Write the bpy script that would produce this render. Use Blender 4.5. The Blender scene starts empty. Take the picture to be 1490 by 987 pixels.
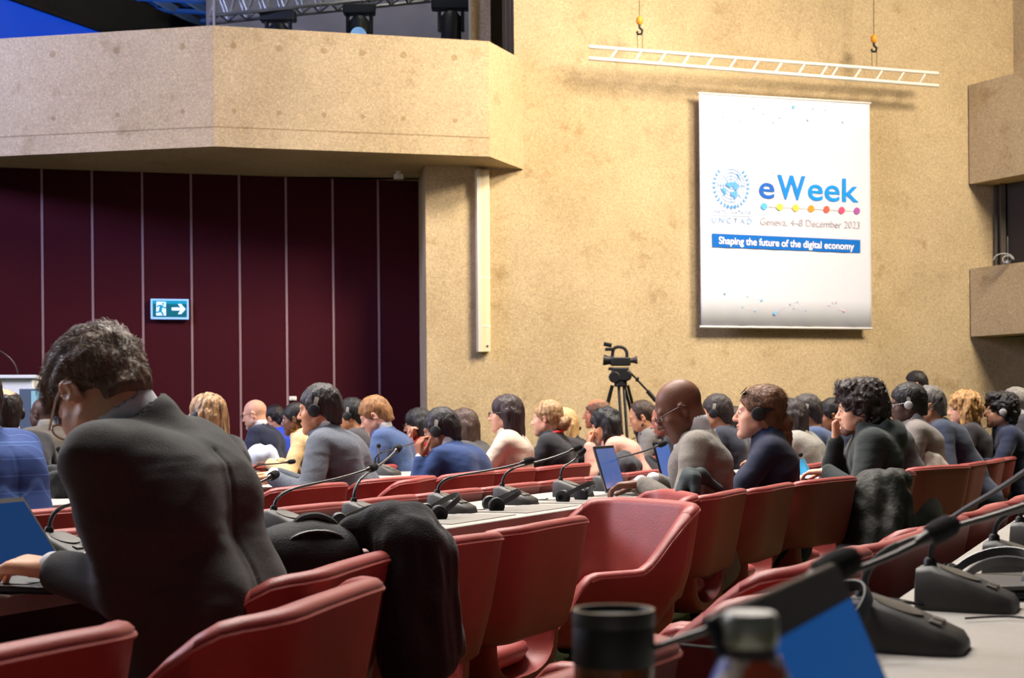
import bpy, bmesh, math, random
import numpy as np
from mathutils import Vector, Matrix, Euler
random.seed(7)
PI = math.pi
S = bpy.context.scene
COL = S.collection
V = Vector

# ------------------------------------------------------------------ camera
F = 2069.0; HC = 1.05; PCX = 745.0; PCY = 616.0; ROLL = math.radians(0.5)
cr_, sr_ = math.cos(ROLL), math.sin(ROLL)
cam_d = bpy.data.cameras.new('camera'); cam = bpy.data.objects.new('camera', cam_d); COL.objects.link(cam)
cam_d.sensor_width = 36.0; cam_d.sensor_fit = 'HORIZONTAL'; cam_d.lens = F / 1490.0 * 36.0
cam_d.shift_y = (PCY - 493.5) / 1490.0
cam.matrix_world = Matrix(((cr_, sr_, 0, 0), (0, 0, -1, 0), (-sr_, cr_, 0, HC), (0, 0, 0, 1)))
cam_d.dof.use_dof = True; cam_d.dof.focus_distance = 4.4; cam_d.dof.aperture_fstop = 8.0
cam_d.clip_start = 0.05
S.camera = cam

def ray(px, py):
    xc = (px - PCX) / F; yc = (PCY - py) / F
    return (xc * cr_ + yc * sr_, -xc * sr_ + yc * cr_)
def W(px, py, Y):
    a, b = ray(px, py); return V((a * Y, Y, HC + b * Y))
def WZ(px, py, z):
    a, b = ray(px, py); Y = (z - HC) / b; return V((a * Y, Y, z))
def WP(px, py, Y0, m):
    a, b = ray(px, py); Y = Y0 / (1 - m * a); return V((a * Y, Y, HC + b * Y))

# row frame: s runs along the rows (away, to the right), t points where people face
O2 = V((-0.264, 2.73, 0)); DS = V((0.418, 0.909, 0)).normalized(); DN = V((-0.909, 0.418, 0)).normalized()
YAW0 = math.degrees(math.atan2(-DN.x, DN.y))
def RT(s, t, z=0.0):
    p = O2 + DS * s + DN * t; return V((p.x, p.y, z))
def rowY(px, t):
    u = (px - PCX) / F
    return (t + 1.381) / (0.418 - 0.909 * u)

# ------------------------------------------------------------------ materials
MATS = {}
def lin(c):
    return tuple(((x / 255.0) / 12.92 if x / 255.0 <= 0.04045 else ((x / 255.0 + 0.055) / 1.055) ** 2.4) for x in c)
def mat(name, col, rough=0.6, metal=0.0, bump=0.0, bscale=60.0, var=0.0, vscale=8.0, spec=0.5, emit=None, estr=0.0, coat=0.0, stretch=None, sheen=0.0, sss=0.0, detail=3.0):
    if name in MATS: return MATS[name]
    m = bpy.data.materials.new(name); m.use_nodes = True
    nt = m.node_tree; b = nt.nodes['Principled BSDF']
    b.inputs['Base Color'].default_value = (*col, 1); b.inputs['Roughness'].default_value = rough
    b.inputs['Metallic'].default_value = metal; b.inputs['Specular IOR Level'].default_value = spec
    b.inputs['Coat Weight'].default_value = coat; b.inputs['Sheen Weight'].default_value = sheen
    if emit: b.inputs['Emission Color'].default_value = (*emit, 1); b.inputs['Emission Strength'].default_value = estr
    if bump or var:
        tc = nt.nodes.new('ShaderNodeTexCoord'); mp = nt.nodes.new('ShaderNodeMapping')
        nt.links.new(tc.outputs['Object'], mp.inputs['Vector'])
        if stretch: mp.inputs['Scale'].default_value = stretch
    if bump:
        n = nt.nodes.new('ShaderNodeTexNoise'); n.inputs['Scale'].default_value = bscale; n.inputs['Detail'].default_value = detail
        nt.links.new(mp.outputs['Vector'], n.inputs['Vector'])
        bp = nt.nodes.new('ShaderNodeBump'); bp.inputs['Strength'].default_value = min(bump, 1.0); bp.inputs['Distance'].default_value = 0.01
        nt.links.new(n.outputs['Fac'], bp.inputs['Height']); nt.links.new(bp.outputs['Normal'], b.inputs['Normal'])
    if var:
        n2 = nt.nodes.new('ShaderNodeTexNoise'); n2.inputs['Scale'].default_value = vscale; n2.inputs['Detail'].default_value = 4
        nt.links.new(mp.outputs['Vector'], n2.inputs['Vector'])
        mx = nt.nodes.new('ShaderNodeMix'); mx.data_type = 'RGBA'
        mx.inputs[6].default_value = (*[c * (1 - var) for c in col], 1); mx.inputs[7].default_value = (*[min(1, c * (1 + var)) for c in col], 1)
        mr = nt.nodes.new('ShaderNodeMapRange'); mr.inputs[1].default_value = 0.3; mr.inputs[2].default_value = 0.7
        nt.links.new(n2.outputs['Fac'], mr.inputs[0]); nt.links.new(mr.outputs[0], mx.inputs[0])
        nt.links.new(mx.outputs[2], b.inputs['Base Color'])
    MATS[name] = m
    return m
def fabric(rgb, key=None, rough=0.85, bump=0.25, bs=180):
    nm = 'fabric_%d_%d_%d' % rgb if not key else key
    if nm in MATS: return MATS[nm]
    return wrinkle(mat(nm, lin(rgb), rough, bump=bump, bscale=bs, var=0.12, vscale=90, spec=0.25, sheen=0.15))
def wrinkle(m, strength=.30, scale=5.0, dist=.03):
    nt = m.node_tree; N = nt.nodes; L = nt.links
    tc = N.new('ShaderNodeTexCoord'); n = N.new('ShaderNodeTexNoise'); n.inputs['Scale'].default_value = scale; n.inputs['Detail'].default_value = 1.5; n.inputs['Distortion'].default_value = .9; n.inputs['Roughness'].default_value = .4
    mp = N.new('ShaderNodeMapping'); mp.inputs['Rotation'].default_value = (.6, .3, .5); mp.inputs['Scale'].default_value = (.8, .8, 2.4)
    L.new(tc.outputs['Object'], mp.inputs['Vector']); L.new(mp.outputs['Vector'], n.inputs['Vector'])
    bp = N.new('ShaderNodeBump'); bp.inputs['Strength'].default_value = strength; bp.inputs['Distance'].default_value = dist; L.new(n.outputs['Fac'], bp.inputs['Height'])
    for x in N:
        if x.type == 'BUMP' and x != bp: L.new(bp.outputs['Normal'], x.inputs['Normal']); return m
    L.new(bp.outputs['Normal'], N['Principled BSDF'].inputs['Normal']); return m
def skin(rgb): return mat('skin_%d_%d_%d' % rgb, lin(rgb), 0.5, bump=0.06, bscale=120, var=0.08, vscale=25, spec=0.35)
def hairm(rgb, tip=None):
    """hair; tip gives the colour of lighter strands"""
    name = 'hair_%d_%d_%d' % tuple(rgb[:3])
    if name in MATS: return MATS[name]
    m = mat(name, lin(rgb[:3]), 0.5, bump=0.5, bscale=140, var=0.35, vscale=60, spec=0.4, stretch=(1, 1, 0.2))
    if len(rgb) > 3:
        nt = m.node_tree
        for n in nt.nodes:
            if n.type == 'MIX': n.inputs[6].default_value = (*lin(rgb[:3]), 1); n.inputs[7].default_value = (*lin(rgb[3:]), 1)
    return m

# ------------------------------------------------------------------ object helpers
def tag(o, label=None, cat=None, group=None, kind=None):
    if label: o['label'] = label
    if cat: o['category'] = cat
    if group: o['group'] = group
    if kind: o['kind'] = kind
    return o
def thing(name, label, cat, loc=(0, 0, 0), yaw=0.0, group=None):
    o = bpy.data.objects.new(name, None); COL.objects.link(o); o.empty_display_size = 0.1
    o.location = loc; o.rotation_euler = (0, 0, yaw)
    return tag(o, label, cat, group)
def link(name, me, m=None, parent=None):
    o = bpy.data.objects.new(name, me); COL.objects.link(o)
    if m: me.materials.append(m)
    if parent: o.parent = parent
    return o
def copy_tree(o, parent=None):
    c = o.copy(); COL.objects.link(c)
    if parent: c.parent = parent
    for ch in list(o.children): copy_tree(ch, c)
    return c

class MB:
    """collects solids in one mesh"""
    def __init__(s): s.v = []; s.f = []; s.mi = []; s.cur = 0
    def add(s, vs, fs):
        o = len(s.v); s.v += [tuple(p) for p in vs]
        for f in fs: s.f.append(tuple(i + o for i in f)); s.mi.append(s.cur)
        return s
    def box(s, c, h, R=None):
        c = V(c); vs = []
        for sx in (-1, 1):
            for sy in (-1, 1):
                for sz in (-1, 1):
                    p = V((sx * h[0], sy * h[1], sz * h[2])); p = R @ p if R else p; vs.append(c + p)
        return s.add(vs, [(0, 1, 3, 2), (4, 6, 7, 5), (0, 4, 5, 1), (2, 3, 7, 6), (0, 2, 6, 4), (1, 5, 7, 3)])
    def cyl(s, a, b, r1, r2=None, n=16, cap=True):
        a, b = V(a), V(b); r2 = r1 if r2 is None else r2
        z = (b - a).normalized(); x = z.orthogonal().normalized(); y = z.cross(x); vs = []
        for i in range(n):
            t = 2 * PI * i / n; d = x * math.cos(t) + y * math.sin(t); vs.append(a + d * r1)
        for i in range(n):
            t = 2 * PI * i / n; d = x * math.cos(t) + y * math.sin(t); vs.append(b + d * r2)
        fs = [(i, (i + 1) % n, n + (i + 1) % n, n + i) for i in range(n)]
        if cap: fs += [tuple(reversed(range(n))), tuple(range(n, 2 * n))]
        return s.add(vs, fs)
    def tube(s, path, r, n=8, cap=True):
        path = [V(p) for p in path]; rs = r if isinstance(r, (list, tuple)) else [r] * len(path)
        t0 = (path[1] - path[0]).normalized(); x = t0.orthogonal().normalized(); vs = []
        for i, p in enumerate(path):
            t = (path[min(i + 1, len(path) - 1)] - path[max(i - 1, 0)]).normalized()
            x = (x - t * x.dot(t)).normalized(); y = t.cross(x)
            for k in range(n):
                a = 2 * PI * k / n; vs.append(p + (x * math.cos(a) + y * math.sin(a)) * rs[i])
        fs = []
        for i in range(len(path) - 1):
            for k in range(n):
                fs.append((i * n + k, i * n + (k + 1) % n, (i + 1) * n + (k + 1) % n, (i + 1) * n + k))
        if cap: fs += [tuple(reversed(range(n))), tuple(range((len(path) - 1) * n, len(path) * n))]
        return s.add(vs, fs)
    def lathe(s, prof, c=(0, 0, 0), n=24, R=None):
        c = V(c); vs = []; m = len(prof)
        for r, z in prof:
            for k in range(n):
                a = 2 * PI * k / n; p = V((r * math.cos(a), r * math.sin(a), z)); vs.append(c + (R @ p if R else p))
        fs = [(i * n + k, i * n + (k + 1) % n, (i + 1) * n + (k + 1) % n, (i + 1) * n + k) for i in range(m - 1) for k in range(n)]
        fs += [tuple(reversed(range(n))), tuple(range((m - 1) * n, m * n))]
        return s.add(vs, fs)
    def loft(s, rings, closed=True, capends=True):
        n = len(rings[0]); vs = [p for r in rings for p in r]; fs = []
        for i in range(len(rings) - 1):
            for k in range(n if closed else n - 1):
                fs.append((i * n + k, i * n + (k + 1) % n, (i + 1) * n + (k + 1) % n, (i + 1) * n + k))
        if capends and closed: fs += [tuple(reversed(range(n))), tuple(range((len(rings) - 1) * n, len(rings) * n))]
        return s.add(vs, fs)
    def prism(s, poly, vec):
        n = len(poly); vec = V(vec); vs = [V(p) for p in poly] + [V(p) + vec for p in poly]
        return s.add(vs, [tuple(reversed(range(n))), tuple(range(n, 2 * n))] + [(i, (i + 1) % n, n + (i + 1) % n, n + i) for i in range(n)])
    def ell(s, c, r, R=None, nu=16, nv=10):
        prof = []
        c = V(c); vs = [];
        for j in range(nv + 1):
            b = PI * j / nv
            for i in range(nu):
                a = 2 * PI * i / nu; p = V((r[0] * math.sin(b) * math.cos(a), r[1] * math.sin(b) * math.sin(a), -r[2] * math.cos(b)))
                vs.append(c + (R @ p if R else p))
        fs = [(j * nu + i, j * nu + (i + 1) % nu, (j + 1) * nu + (i + 1) % nu, (j + 1) * nu + i) for j in range(nv) for i in range(nu)]
        return s.add(vs, fs)
    def build(s, name, m, parent=None, smooth=True, bevel=0.0, sharp=40, seg=2):
        me = bpy.data.meshes.new(name); me.from_pydata(s.v, [], s.f)
        ms = m if isinstance(m, (list, tuple)) else [m]
        bm = bmesh.new(); bm.from_mesh(me)
        bm.faces.ensure_lookup_table()
        for i, f in enumerate(bm.faces): f.material_index = s.mi[i]
        bmesh.ops.remove_doubles(bm, verts=bm.verts, dist=1e-5)
        bmesh.ops.recalc_face_normals(bm, faces=bm.faces); bm.to_mesh(me); bm.free()
        for x in ms: me.materials.append(x)
        if smooth:
            me.polygons.foreach_set('use_smooth', [True] * len(me.polygons)); me.set_sharp_from_angle(angle=math.radians(sharp))
        o = bpy.data.objects.new(name, me); COL.objects.link(o)
        if parent: o.parent = parent
        if bevel:
            b = o.modifiers.new('bevel', 'BEVEL'); b.width = bevel; b.segments = seg; b.limit_method = 'ANGLE'; b.angle_limit = math.radians(40)
            b.harden_normals = False
        return o
def bez(p0, p1, p2, p3, n=14):
    p0, p1, p2, p3 = map(V, (p0, p1, p2, p3)); out = []
    for i in range(n + 1):
        t = i / n; q = 1 - t
        out.append(p0 * q ** 3 + p1 * 3 * q * q * t + p2 * 3 * q * t * t + p3 * t ** 3)
    return out
def catm(pts, n=6):
    pts = [V(p) for p in pts]; P = [pts[0]] + pts + [pts[-1]]; out = []
    for i in range(1, len(P) - 2):
        for k in range(n):
            t = k / n; a, b, c, d = P[i - 1], P[i], P[i + 1], P[i + 2]
            out.append(0.5 * ((2 * b) + (c - a) * t + (2 * a - 5 * b + 4 * c - d) * t * t + (3 * b - a - 3 * c + d) * t ** 3))
    return out + [pts[-1]]

# ------------------------------------------------------------------ implicit surfaces -> one continuous mesh
_rng = np.random.RandomState(3); _NT = _rng.rand(32, 32, 32).astype(np.float32) * 2 - 1
def vnoise(x, y, z):
    xi = np.floor(x); yi = np.floor(y); zi = np.floor(z)
    fx = x - xi; fy = y - yi; fz = z - zi
    fx = fx * fx * (3 - 2 * fx); fy = fy * fy * (3 - 2 * fy); fz = fz * fz * (3 - 2 * fz)
    xi = xi.astype(int) & 31; yi = yi.astype(int) & 31; zi = zi.astype(int) & 31
    x1 = (xi + 1) & 31; y1 = (yi + 1) & 31; z1 = (zi + 1) & 31
    T = _NT
    a = T[xi, yi, zi] * (1 - fx) + T[x1, yi, zi] * fx; b = T[xi, y1, zi] * (1 - fx) + T[x1, y1, zi] * fx
    c = T[xi, yi, z1] * (1 - fx) + T[x1, yi, z1] * fx; d = T[xi, y1, z1] * (1 - fx) + T[x1, y1, z1] * fx
    e = a * (1 - fy) + b * fy; f = c * (1 - fy) + d * fy
    return e * (1 - fz) + f * fz
class SDF:
    def __init__(s): s.ops = []; s.M = Matrix.Identity(4)
    def _m(s): return s.M.copy()
    def cap(s, a, b, ra, rb=None, k=0.02, mode='+'):
        a = s.M @ V(a); b = s.M @ V(b); rb = ra if rb is None else rb
        r = max(ra, rb); lo = [min(a[i], b[i]) - r for i in range(3)]; hi = [max(a[i], b[i]) + r for i in range(3)]
        A = np.array(a, np.float32); BA = np.array(b - a, np.float32); L2 = float(BA @ BA) + 1e-12
        def fn(x, y, z):
            px, py, pz = x - A[0], y - A[1], z - A[2]
            h = np.clip((px * BA[0] + py * BA[1] + pz * BA[2]) / L2, 0, 1)
            return np.sqrt((px - h * BA[0]) ** 2 + (py - h * BA[1]) ** 2 + (pz - h * BA[2]) ** 2) - (ra + (rb - ra) * h)
        s.ops.append((mode, fn, lo, hi, k)); return s
    def _loc(s, c, R):
        M = s.M @ Matrix.Translation(V(c)) @ (R.to_4x4() if R else Matrix.Identity(4)); I = M.inverted()
        return M, np.array(I, np.float32)
    def _bb(s, M, h):
        lo = [1e9] * 3; hi = [-1e9] * 3
        for sx in (-1, 1):
            for sy in (-1, 1):
                for sz in (-1, 1):
                    p = M @ V((sx * h[0], sy * h[1], sz * h[2]))
                    for i in range(3): lo[i] = min(lo[i], p[i]); hi[i] = max(hi[i], p[i])
        return lo, hi
    def ell(s, c, r, R=None, k=0.02, mode='+'):
        if not hasattr(r, '__len__'): r = (r, r, r)
        M, I = s._loc(c, R); lo, hi = s._bb(M, r)
        def fn(x, y, z):
            qx = I[0, 0] * x + I[0, 1] * y + I[0, 2] * z + I[0, 3]; qy = I[1, 0] * x + I[1, 1] * y + I[1, 2] * z + I[1, 3]; qz = I[2, 0] * x + I[2, 1] * y + I[2, 2] * z + I[2, 3]
            k0 = np.sqrt((qx / r[0]) ** 2 + (qy / r[1]) ** 2 + (qz / r[2]) ** 2)
            k1 = np.sqrt((qx / r[0] ** 2) ** 2 + (qy / r[1] ** 2) ** 2 + (qz / r[2] ** 2) ** 2)
            return np.where(k0 < 1e-4, -min(r), k0 * (k0 - 1) / np.maximum(k1, 1e-6))
        s.ops.append((mode, fn, lo, hi, k)); return s
    def box(s, c, h, rad=0.01, R=None, k=0.01, mode='+'):
        M, I = s._loc(c, R); lo, hi = s._bb(M, h)
        def fn(x, y, z):
            q = [np.abs(I[i, 0] * x + I[i, 1] * y + I[i, 2] * z + I[i, 3]) - h[i] + rad for i in range(3)]
            o = np.sqrt(sum(np.maximum(a, 0) ** 2 for a in q)); n = np.minimum(np.maximum(np.maximum(q[0], q[1]), q[2]), 0)
            return o + n - rad
        s.ops.append((mode, fn, lo, hi, k)); return s
    def tor(s, c, Rr, r, R=None, k=0.01, mode='+', zs=1.0):
        M, I = s._loc(c, R); lo, hi = s._bb(M, (Rr + r, Rr + r, r * max(1, zs)))
        def fn(x, y, z):
            qx = I[0, 0] * x + I[0, 1] * y + I[0, 2] * z + I[0, 3]; qy = I[1, 0] * x + I[1, 1] * y + I[1, 2] * z + I[1, 3]; qz = (I[2, 0] * x + I[2, 1] * y + I[2, 2] * z + I[2, 3]) / zs
            return np.sqrt((np.sqrt(qx * qx + qy * qy) - Rr) ** 2 + qz * qz) - r
        s.ops.append((mode, fn, lo, hi, k)); return s
    def mesh(s, h, noise=None, name='m'):
        pos = [o for o in s.ops if o[0] == '+']
        pad = 3 * h + 0.012
        lo = np.array([min(o[2][i] for o in pos) for i in range(3)]) - pad; hi = np.array([max(o[3][i] for o in pos) for i in range(3)]) + pad
        n = np.ceil((hi - lo) / h).astype(int) + 1
        ax = [(lo[i] + h * np.arange(n[i])).astype(np.float32) for i in range(3)]
        Fd = np.full(n, 0.5, np.float32)
        for mode, fn, l, hh, k in s.ops:
            m = k + 4 * h + (0.02 if noise else 0)
            i0 = [max(0, int((l[i] - m - lo[i]) / h)) for i in range(3)]; i1 = [min(n[i], int((hh[i] + m - lo[i]) / h) + 2) for i in range(3)]
            if any(i1[i] <= i0[i] for i in range(3)): continue
            sl = tuple(slice(i0[i], i1[i]) for i in range(3))
            d = fn(ax[0][sl[0]][:, None, None], ax[1][sl[1]][None, :, None], ax[2][sl[2]][None, None, :]).astype(np.float32)
            g = Fd[sl]
            if mode == '+':
                t = np.maximum(k - np.abs(g - d), 0) / k; Fd[sl] = np.minimum(g, d) - t * t * k * 0.25
            else:
                d = -d; t = np.maximum(k - np.abs(g - d), 0) / k; Fd[sl] = np.maximum(g, d) + t * t * k * 0.25
        if noise:
            idx = np.nonzero(np.abs(Fd) < 0.03 + 2 * h)
            Fd[idx] += noise(ax[0][idx[0]], ax[1][idx[1]], ax[2][idx[2]]).astype(np.float32)
        return nets(Fd, lo, h, name)
def nets(Fd, lo, h, name):
    ins = Fd < 0; nx, ny, nz = Fd.shape
    cnt = np.zeros((nx - 1, ny - 1, nz - 1), np.int8)
    cs = [(a, b, c) for a in (0, 1) for b in (0, 1) for c in (0, 1)]
    for a, b, c in cs: cnt += ins[a:nx - 1 + a, b:ny - 1 + b, c:nz - 1 + c]
    cell = np.nonzero((cnt > 0) & (cnt < 8)); N = len(cell[0])
    vid = np.full(cnt.shape, -1, np.int32); vid[cell] = np.arange(N)
    acc = np.zeros((N, 3), np.float32); num = np.zeros(N, np.float32)
    val = {c: Fd[cell[0] + c[0], cell[1] + c[1], cell[2] + c[2]] for c in cs}
    for c in cs:
        for axis in range(3):
            if c[axis]: continue
            e = list(c); e[axis] = 1; e = tuple(e); a, b = val[c], val[e]; x = (a < 0) != (b < 0)
            t = np.where(x, a / np.where(x, a - b, 1), 0)
            for i in range(3): acc[:, i] += np.where(x, c[i] + (t if i == axis else 0), 0)
            num += x
    P = (np.stack(cell, 1) + acc / num[:, None]) * h + lo
    quads = []
    for axis in range(3):
        sl0 = [slice(None)] * 3; sl1 = [slice(None)] * 3; sl0[axis] = slice(0, -1); sl1[axis] = slice(1, None)
        x = ins[tuple(sl0)] != ins[tuple(sl1)]; o1, o2 = (axis + 1) % 3, (axis + 2) % 3
        idx = list(np.nonzero(x)); ok = np.ones(len(idx[0]), bool)
        for o in (o1, o2): ok &= (idx[o] > 0) & (idx[o] < cnt.shape[o])
        idx = [i[ok] for i in idx]
        def at(d1, d2):
            j = list(idx); j[o1] = j[o1] + d1; j[o2] = j[o2] + d2; return vid[j[0], j[1], j[2]]
        q = np.stack([at(-1, -1), at(0, -1), at(0, 0), at(-1, 0)], 1)
        flip = ~ins[idx[0], idx[1], idx[2]]; q[flip] = q[flip][:, ::-1]
        quads.append(q)
    Q = np.concatenate(quads); Q = Q[(Q >= 0).all(1)]
    me = bpy.data.meshes.new(name)
    me.vertices.add(len(P)); me.vertices.foreach_set('co', P.astype(np.float32).ravel())
    me.loops.add(Q.size); me.loops.foreach_set('vertex_index', Q.astype(np.int32).ravel())
    me.polygons.add(len(Q)); me.polygons.foreach_set('loop_start', (np.arange(len(Q)) * 4).astype(np.int32))
    me.polygons.foreach_set('use_smooth', np.ones(len(Q), bool))
    me.update(calc_edges=True); me.validate()
    return me
# ------------------------------------------------------------------ the setting
def concrete(name, col, dark=0.72, light=1.25):
    m = bpy.data.materials.new(name); m.use_nodes = True; nt = m.node_tree; N = nt.nodes; L = nt.links
    b = N['Principled BSDF']; b.inputs['Roughness'].default_value = 0.9; b.inputs['Specular IOR Level'].default_value = 0.25
    tc = N.new('ShaderNodeTexCoord')
    def noise(sc, det, rough=0.6):
        n = N.new('ShaderNodeTexNoise'); n.inputs['Scale'].default_value = sc; n.inputs['Detail'].default_value = det; n.inputs['Roughness'].default_value = rough
        L.new(tc.outputs['Object'], n.inputs['Vector']); return n
    def ramp(src, a, b_, ca, cb):
        r = N.new('ShaderNodeValToRGB'); r.color_ramp.elements[0].position = a; r.color_ramp.elements[1].position = b_
        r.color_ramp.elements[0].color = (*ca, 1); r.color_ramp.elements[1].color = (*cb, 1); L.new(src, r.inputs[0]); return r
    def mul(a, b_, f=1.0, t='MULTIPLY'):
        x = N.new('ShaderNodeMix'); x.data_type = 'RGBA'; x.blend_type = t; x.inputs[0].default_value = f
        L.new(a, x.inputs[6]); L.new(b_, x.inputs[7]); return x.outputs[2]
    g = noise(38, 6, 0.85); big = noise(1.1, 5, 0.6); st = noise(3.2, 4, 0.65)
    vo = N.new('ShaderNodeTexVoronoi'); vo.inputs['Scale'].default_value = 46; L.new(tc.outputs['Object'], vo.inputs['Vector'])
    base = ramp(g.outputs['Fac'], 0.36, 0.66, [c * dark for c in col], [c * light for c in col])
    chips = ramp(vo.outputs['Distance'], 0.12, 0.34, (1.34, 1.31, 1.26), (0.98, 0.98, 0.98))
    c1 = mul(base.outputs[0], chips.outputs[0])
    c2 = mul(c1, ramp(big.outputs['Fac'], 0.3, 0.62, (0.86, 0.84, 0.8), (1.04, 1.04, 1.04)).outputs[0])
    c3 = mul(c2, ramp(st.outputs['Fac'], 0.27, 0.42, (0.8, 0.75, 0.68), (1, 1, 1)).outputs[0])
    L.new(c3, b.inputs['Base Color'])
    bp = N.new('ShaderNodeBump'); bp.inputs['Strength'].default_value = 0.6; bp.inputs['Distance'].default_value = 0.02
    L.new(g.outputs['Fac'], bp.inputs['Height']); L.new(bp.outputs['Normal'], b.inputs['Normal'])
    return m
M_CON = concrete('concrete', (0.57, 0.432, 0.262), .76, 1.2)
M_FLOOR = mat('carpet_green', lin((74, 80, 48)), 0.95, bump=0.5, bscale=300, var=0.3, vscale=40, spec=0.1)
M_PANEL = mat('panel_fabric', lin((62, 12, 21)), 0.95, bump=0.3, bscale=160, var=0.18, vscale=110, spec=0.2)
M_SEAM = mat('panel_seam', lin((150, 118, 120)), 0.45, 0.0)
M_BLACK = mat('black_plastic', lin((22, 22, 24)), 0.5, bump=0.05, bscale=200)
M_DARK = mat('dark_void', lin((16, 15, 17)), 0.9)
M_CEIL = mat('ceiling_black', lin((20, 21, 26)), 0.8)
M_WHITE = mat('white_paint', lin((226, 222, 216)), 0.5)
M_STEEL = mat('steel', lin((160, 160, 158)), 0.3, 0.9)

def struct(name, mb, m, **kw):
    o = mb.build(name, m, None, **kw); o['kind'] = 'structure'; return o
def planeXY(Y0, m, X): return Y0 + m * X
YB, MBK = 15.0, 0.285      # concrete back wall
YP, MPN = 15.96, 0.248     # panelled partition
nB = V((MBK, -1, 0)).normalized(); dB = V((1, MBK, 0)).normalized()
nP = V((MPN, -1, 0)).normalized(); dP = V((1, MPN, 0)).normalized()

struct('floor', MB().box((0, 9, -0.05), (14, 15, 0.05)), M_FLOOR, smooth=False)
struct('ceiling', MB().box((0, 6, 8.1), (14, 16, 0.1)), M_CEIL, smooth=False)

# concrete back wall with its return
cw = WP(620, 400, YB, MBK); cl = WP(610, 400, YP, MPN); rc = W(1411, 300, 16.55)
xr = rc.x
poly = [(cw.x, cw.y), (xr + 2.6, YB + MBK * (xr + 2.6)), (xr + 2.6, YB + MBK * (xr + 2.6) + 0.9), (cl.x, cl.y + 0.6), (cl.x, cl.y)]
zcut = W(310, 100, 13.65).z
wbk = MB().prism([(x, y, 0) for x, y in poly], (0, 0, zcut))
uw = WP(748, 60, YB, MBK); wbk.prism([(uw.x, uw.y, zcut)] + [(x, y, zcut) for x, y in poly[1:3]] + [(uw.x + .1, uw.y + .9, zcut)], (0, 0, 8.0 - zcut))
struct('wall_back', wbk, M_CON, smooth=False)
# panelled partition, one panel between each pair of seams
zt = 3.9
def pp(px): q = WP(px, 420, YP, MPN); return V((q.x, q.y, 0))
seam_px = [-85, -11, 62, 135, 208, 279, 349, 417, 485, 551]
pw = MB(); q0 = pp(-400) ; q1 = V((cl.x + 0.3, YP + MPN * (cl.x + 0.3), 0))
pw.prism([q0, q1, q1 - nP * 0.15, q0 - nP * 0.15], (0, 0, zt))
struct('wall_left', pw, M_PANEL, smooth=False)
for i, px in enumerate(seam_px):
    p = pp(px) ; tb = MB(); c = p + nP * 0.006
    tb.prism([c - dP * 0.011 , c + dP * 0.011, c + dP * 0.011 - nP * 0.01, c - dP * 0.011 - nP * 0.01], (0, 0, zt))
    struct('trim_%d' % (i + 1), tb, M_SEAM, smooth=False)

# balcony over the partition
bB = W(310, 37, 13.65); zb_top = bB.z; zb_bot = W(310, 213, 13.65).z
def atz(px, py, z): return WZ(px, py, z)
bA = W(0, 57, 14.05); dirA = V((bA.x - bB.x, bA.y - bB.y, 0)).normalized(); bA2 = V((bB.x, bB.y, 0)) + dirA * 9
bC = W(711, 62, 14.3); bD = WP(762, 246, YB, MBK)
ptsf = [V((bA2.x, bA2.y, 0)), V((bB.x, bB.y, 0)), V((bC.x, bC.y, 0)), V((bD.x, bD.y, 0))]
bal = MB()
backs = [V((bD.x + 0.05, bD.y + 0.6, 0)), V((cl.x, cl.y + 1.2, 0)), V((bA2.x, YP + MPN * bA2.x + 1.2, 0))]
bal.prism([V((p.x, p.y, zb_bot)) for p in ptsf + backs], (0, 0, 0.3))
th = 0.28
inn = []
for i, p in enumerate(ptsf):
    a = (ptsf[i] - ptsf[i - 1]).normalized() if i else (ptsf[1] - ptsf[0]).normalized()
    b = (ptsf[i + 1] - ptsf[i]).normalized() if i < 3 else a
    na = V((-a.y, a.x, 0)); nb = V((-b.y, b.x, 0)); n = (na + nb).normalized(); n = n / max(0.4, n.dot(na)); inn.append(p + n * th)
rings = []
for p, q in zip(ptsf, inn):
    rings.append([V((p.x, p.y, zb_bot + 0.3)), V((p.x, p.y, zb_top)), V((q.x, q.y, zb_top)), V((q.x, q.y, zb_bot + 0.3))])
bal.loft(rings)
struct('wall_balcony_left', bal, M_CON, smooth=False)
# plugged form-tie holes and the pour line cast in the parapet
M_PLUG = concrete('concrete_plug', (0.44, 0.315, 0.17), .8, 1.15)
plug = MB()
for (p, q, fr) in ((ptsf[1], ptsf[2], (.07, .23, .39, .53, .68, .87)), (ptsf[1], ptsf[0], (.035, .11, .185, .26, .345))):
    d_ = (q - p); n_ = V((d_.y, -d_.x, 0)).normalized(); n_ = n_ if n_.y < 0 else -n_
    for zf in (.84, .30):
        for f_ in fr:
            c = p + d_ * f_ + n_ * .003; c.z = zb_bot + (zb_top - zb_bot) * zf; plug.cyl(c, c - n_ * .02, .032 if zf > .5 else .024, n=14)
    a_ = p + n_ * .003; e_ = q + n_ * .003; zz = zb_bot + (zb_top - zb_bot) * .16
    plug.prism([V((a_.x, a_.y, zz)), V((e_.x, e_.y, zz)), V((e_.x, e_.y, zz)) - n_ * .02, V((a_.x, a_.y, zz)) - n_ * .02], (0, 0, .010))
struct('trim_30', plug, M_PLUG, smooth=False)
M_GREY = mat('gallery_wall', lin((150, 142, 132)), 0.85, var=0.2, vscale=2, bump=0.1, bscale=30)
gl = MB(); g0 = W(300, 20, 18.0); g1 = W(760, 20, 18.0)
gl.prism([V((g0.x, g0.y, 4)), V((g1.x + .4, g1.y, 4)), V((g1.x + .4, g1.y + .1, 4)), V((g0.x, g0.y + .1, 4))], (0, 0, 4))
struct('wall_gallery', gl, M_GREY, smooth=False)
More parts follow.
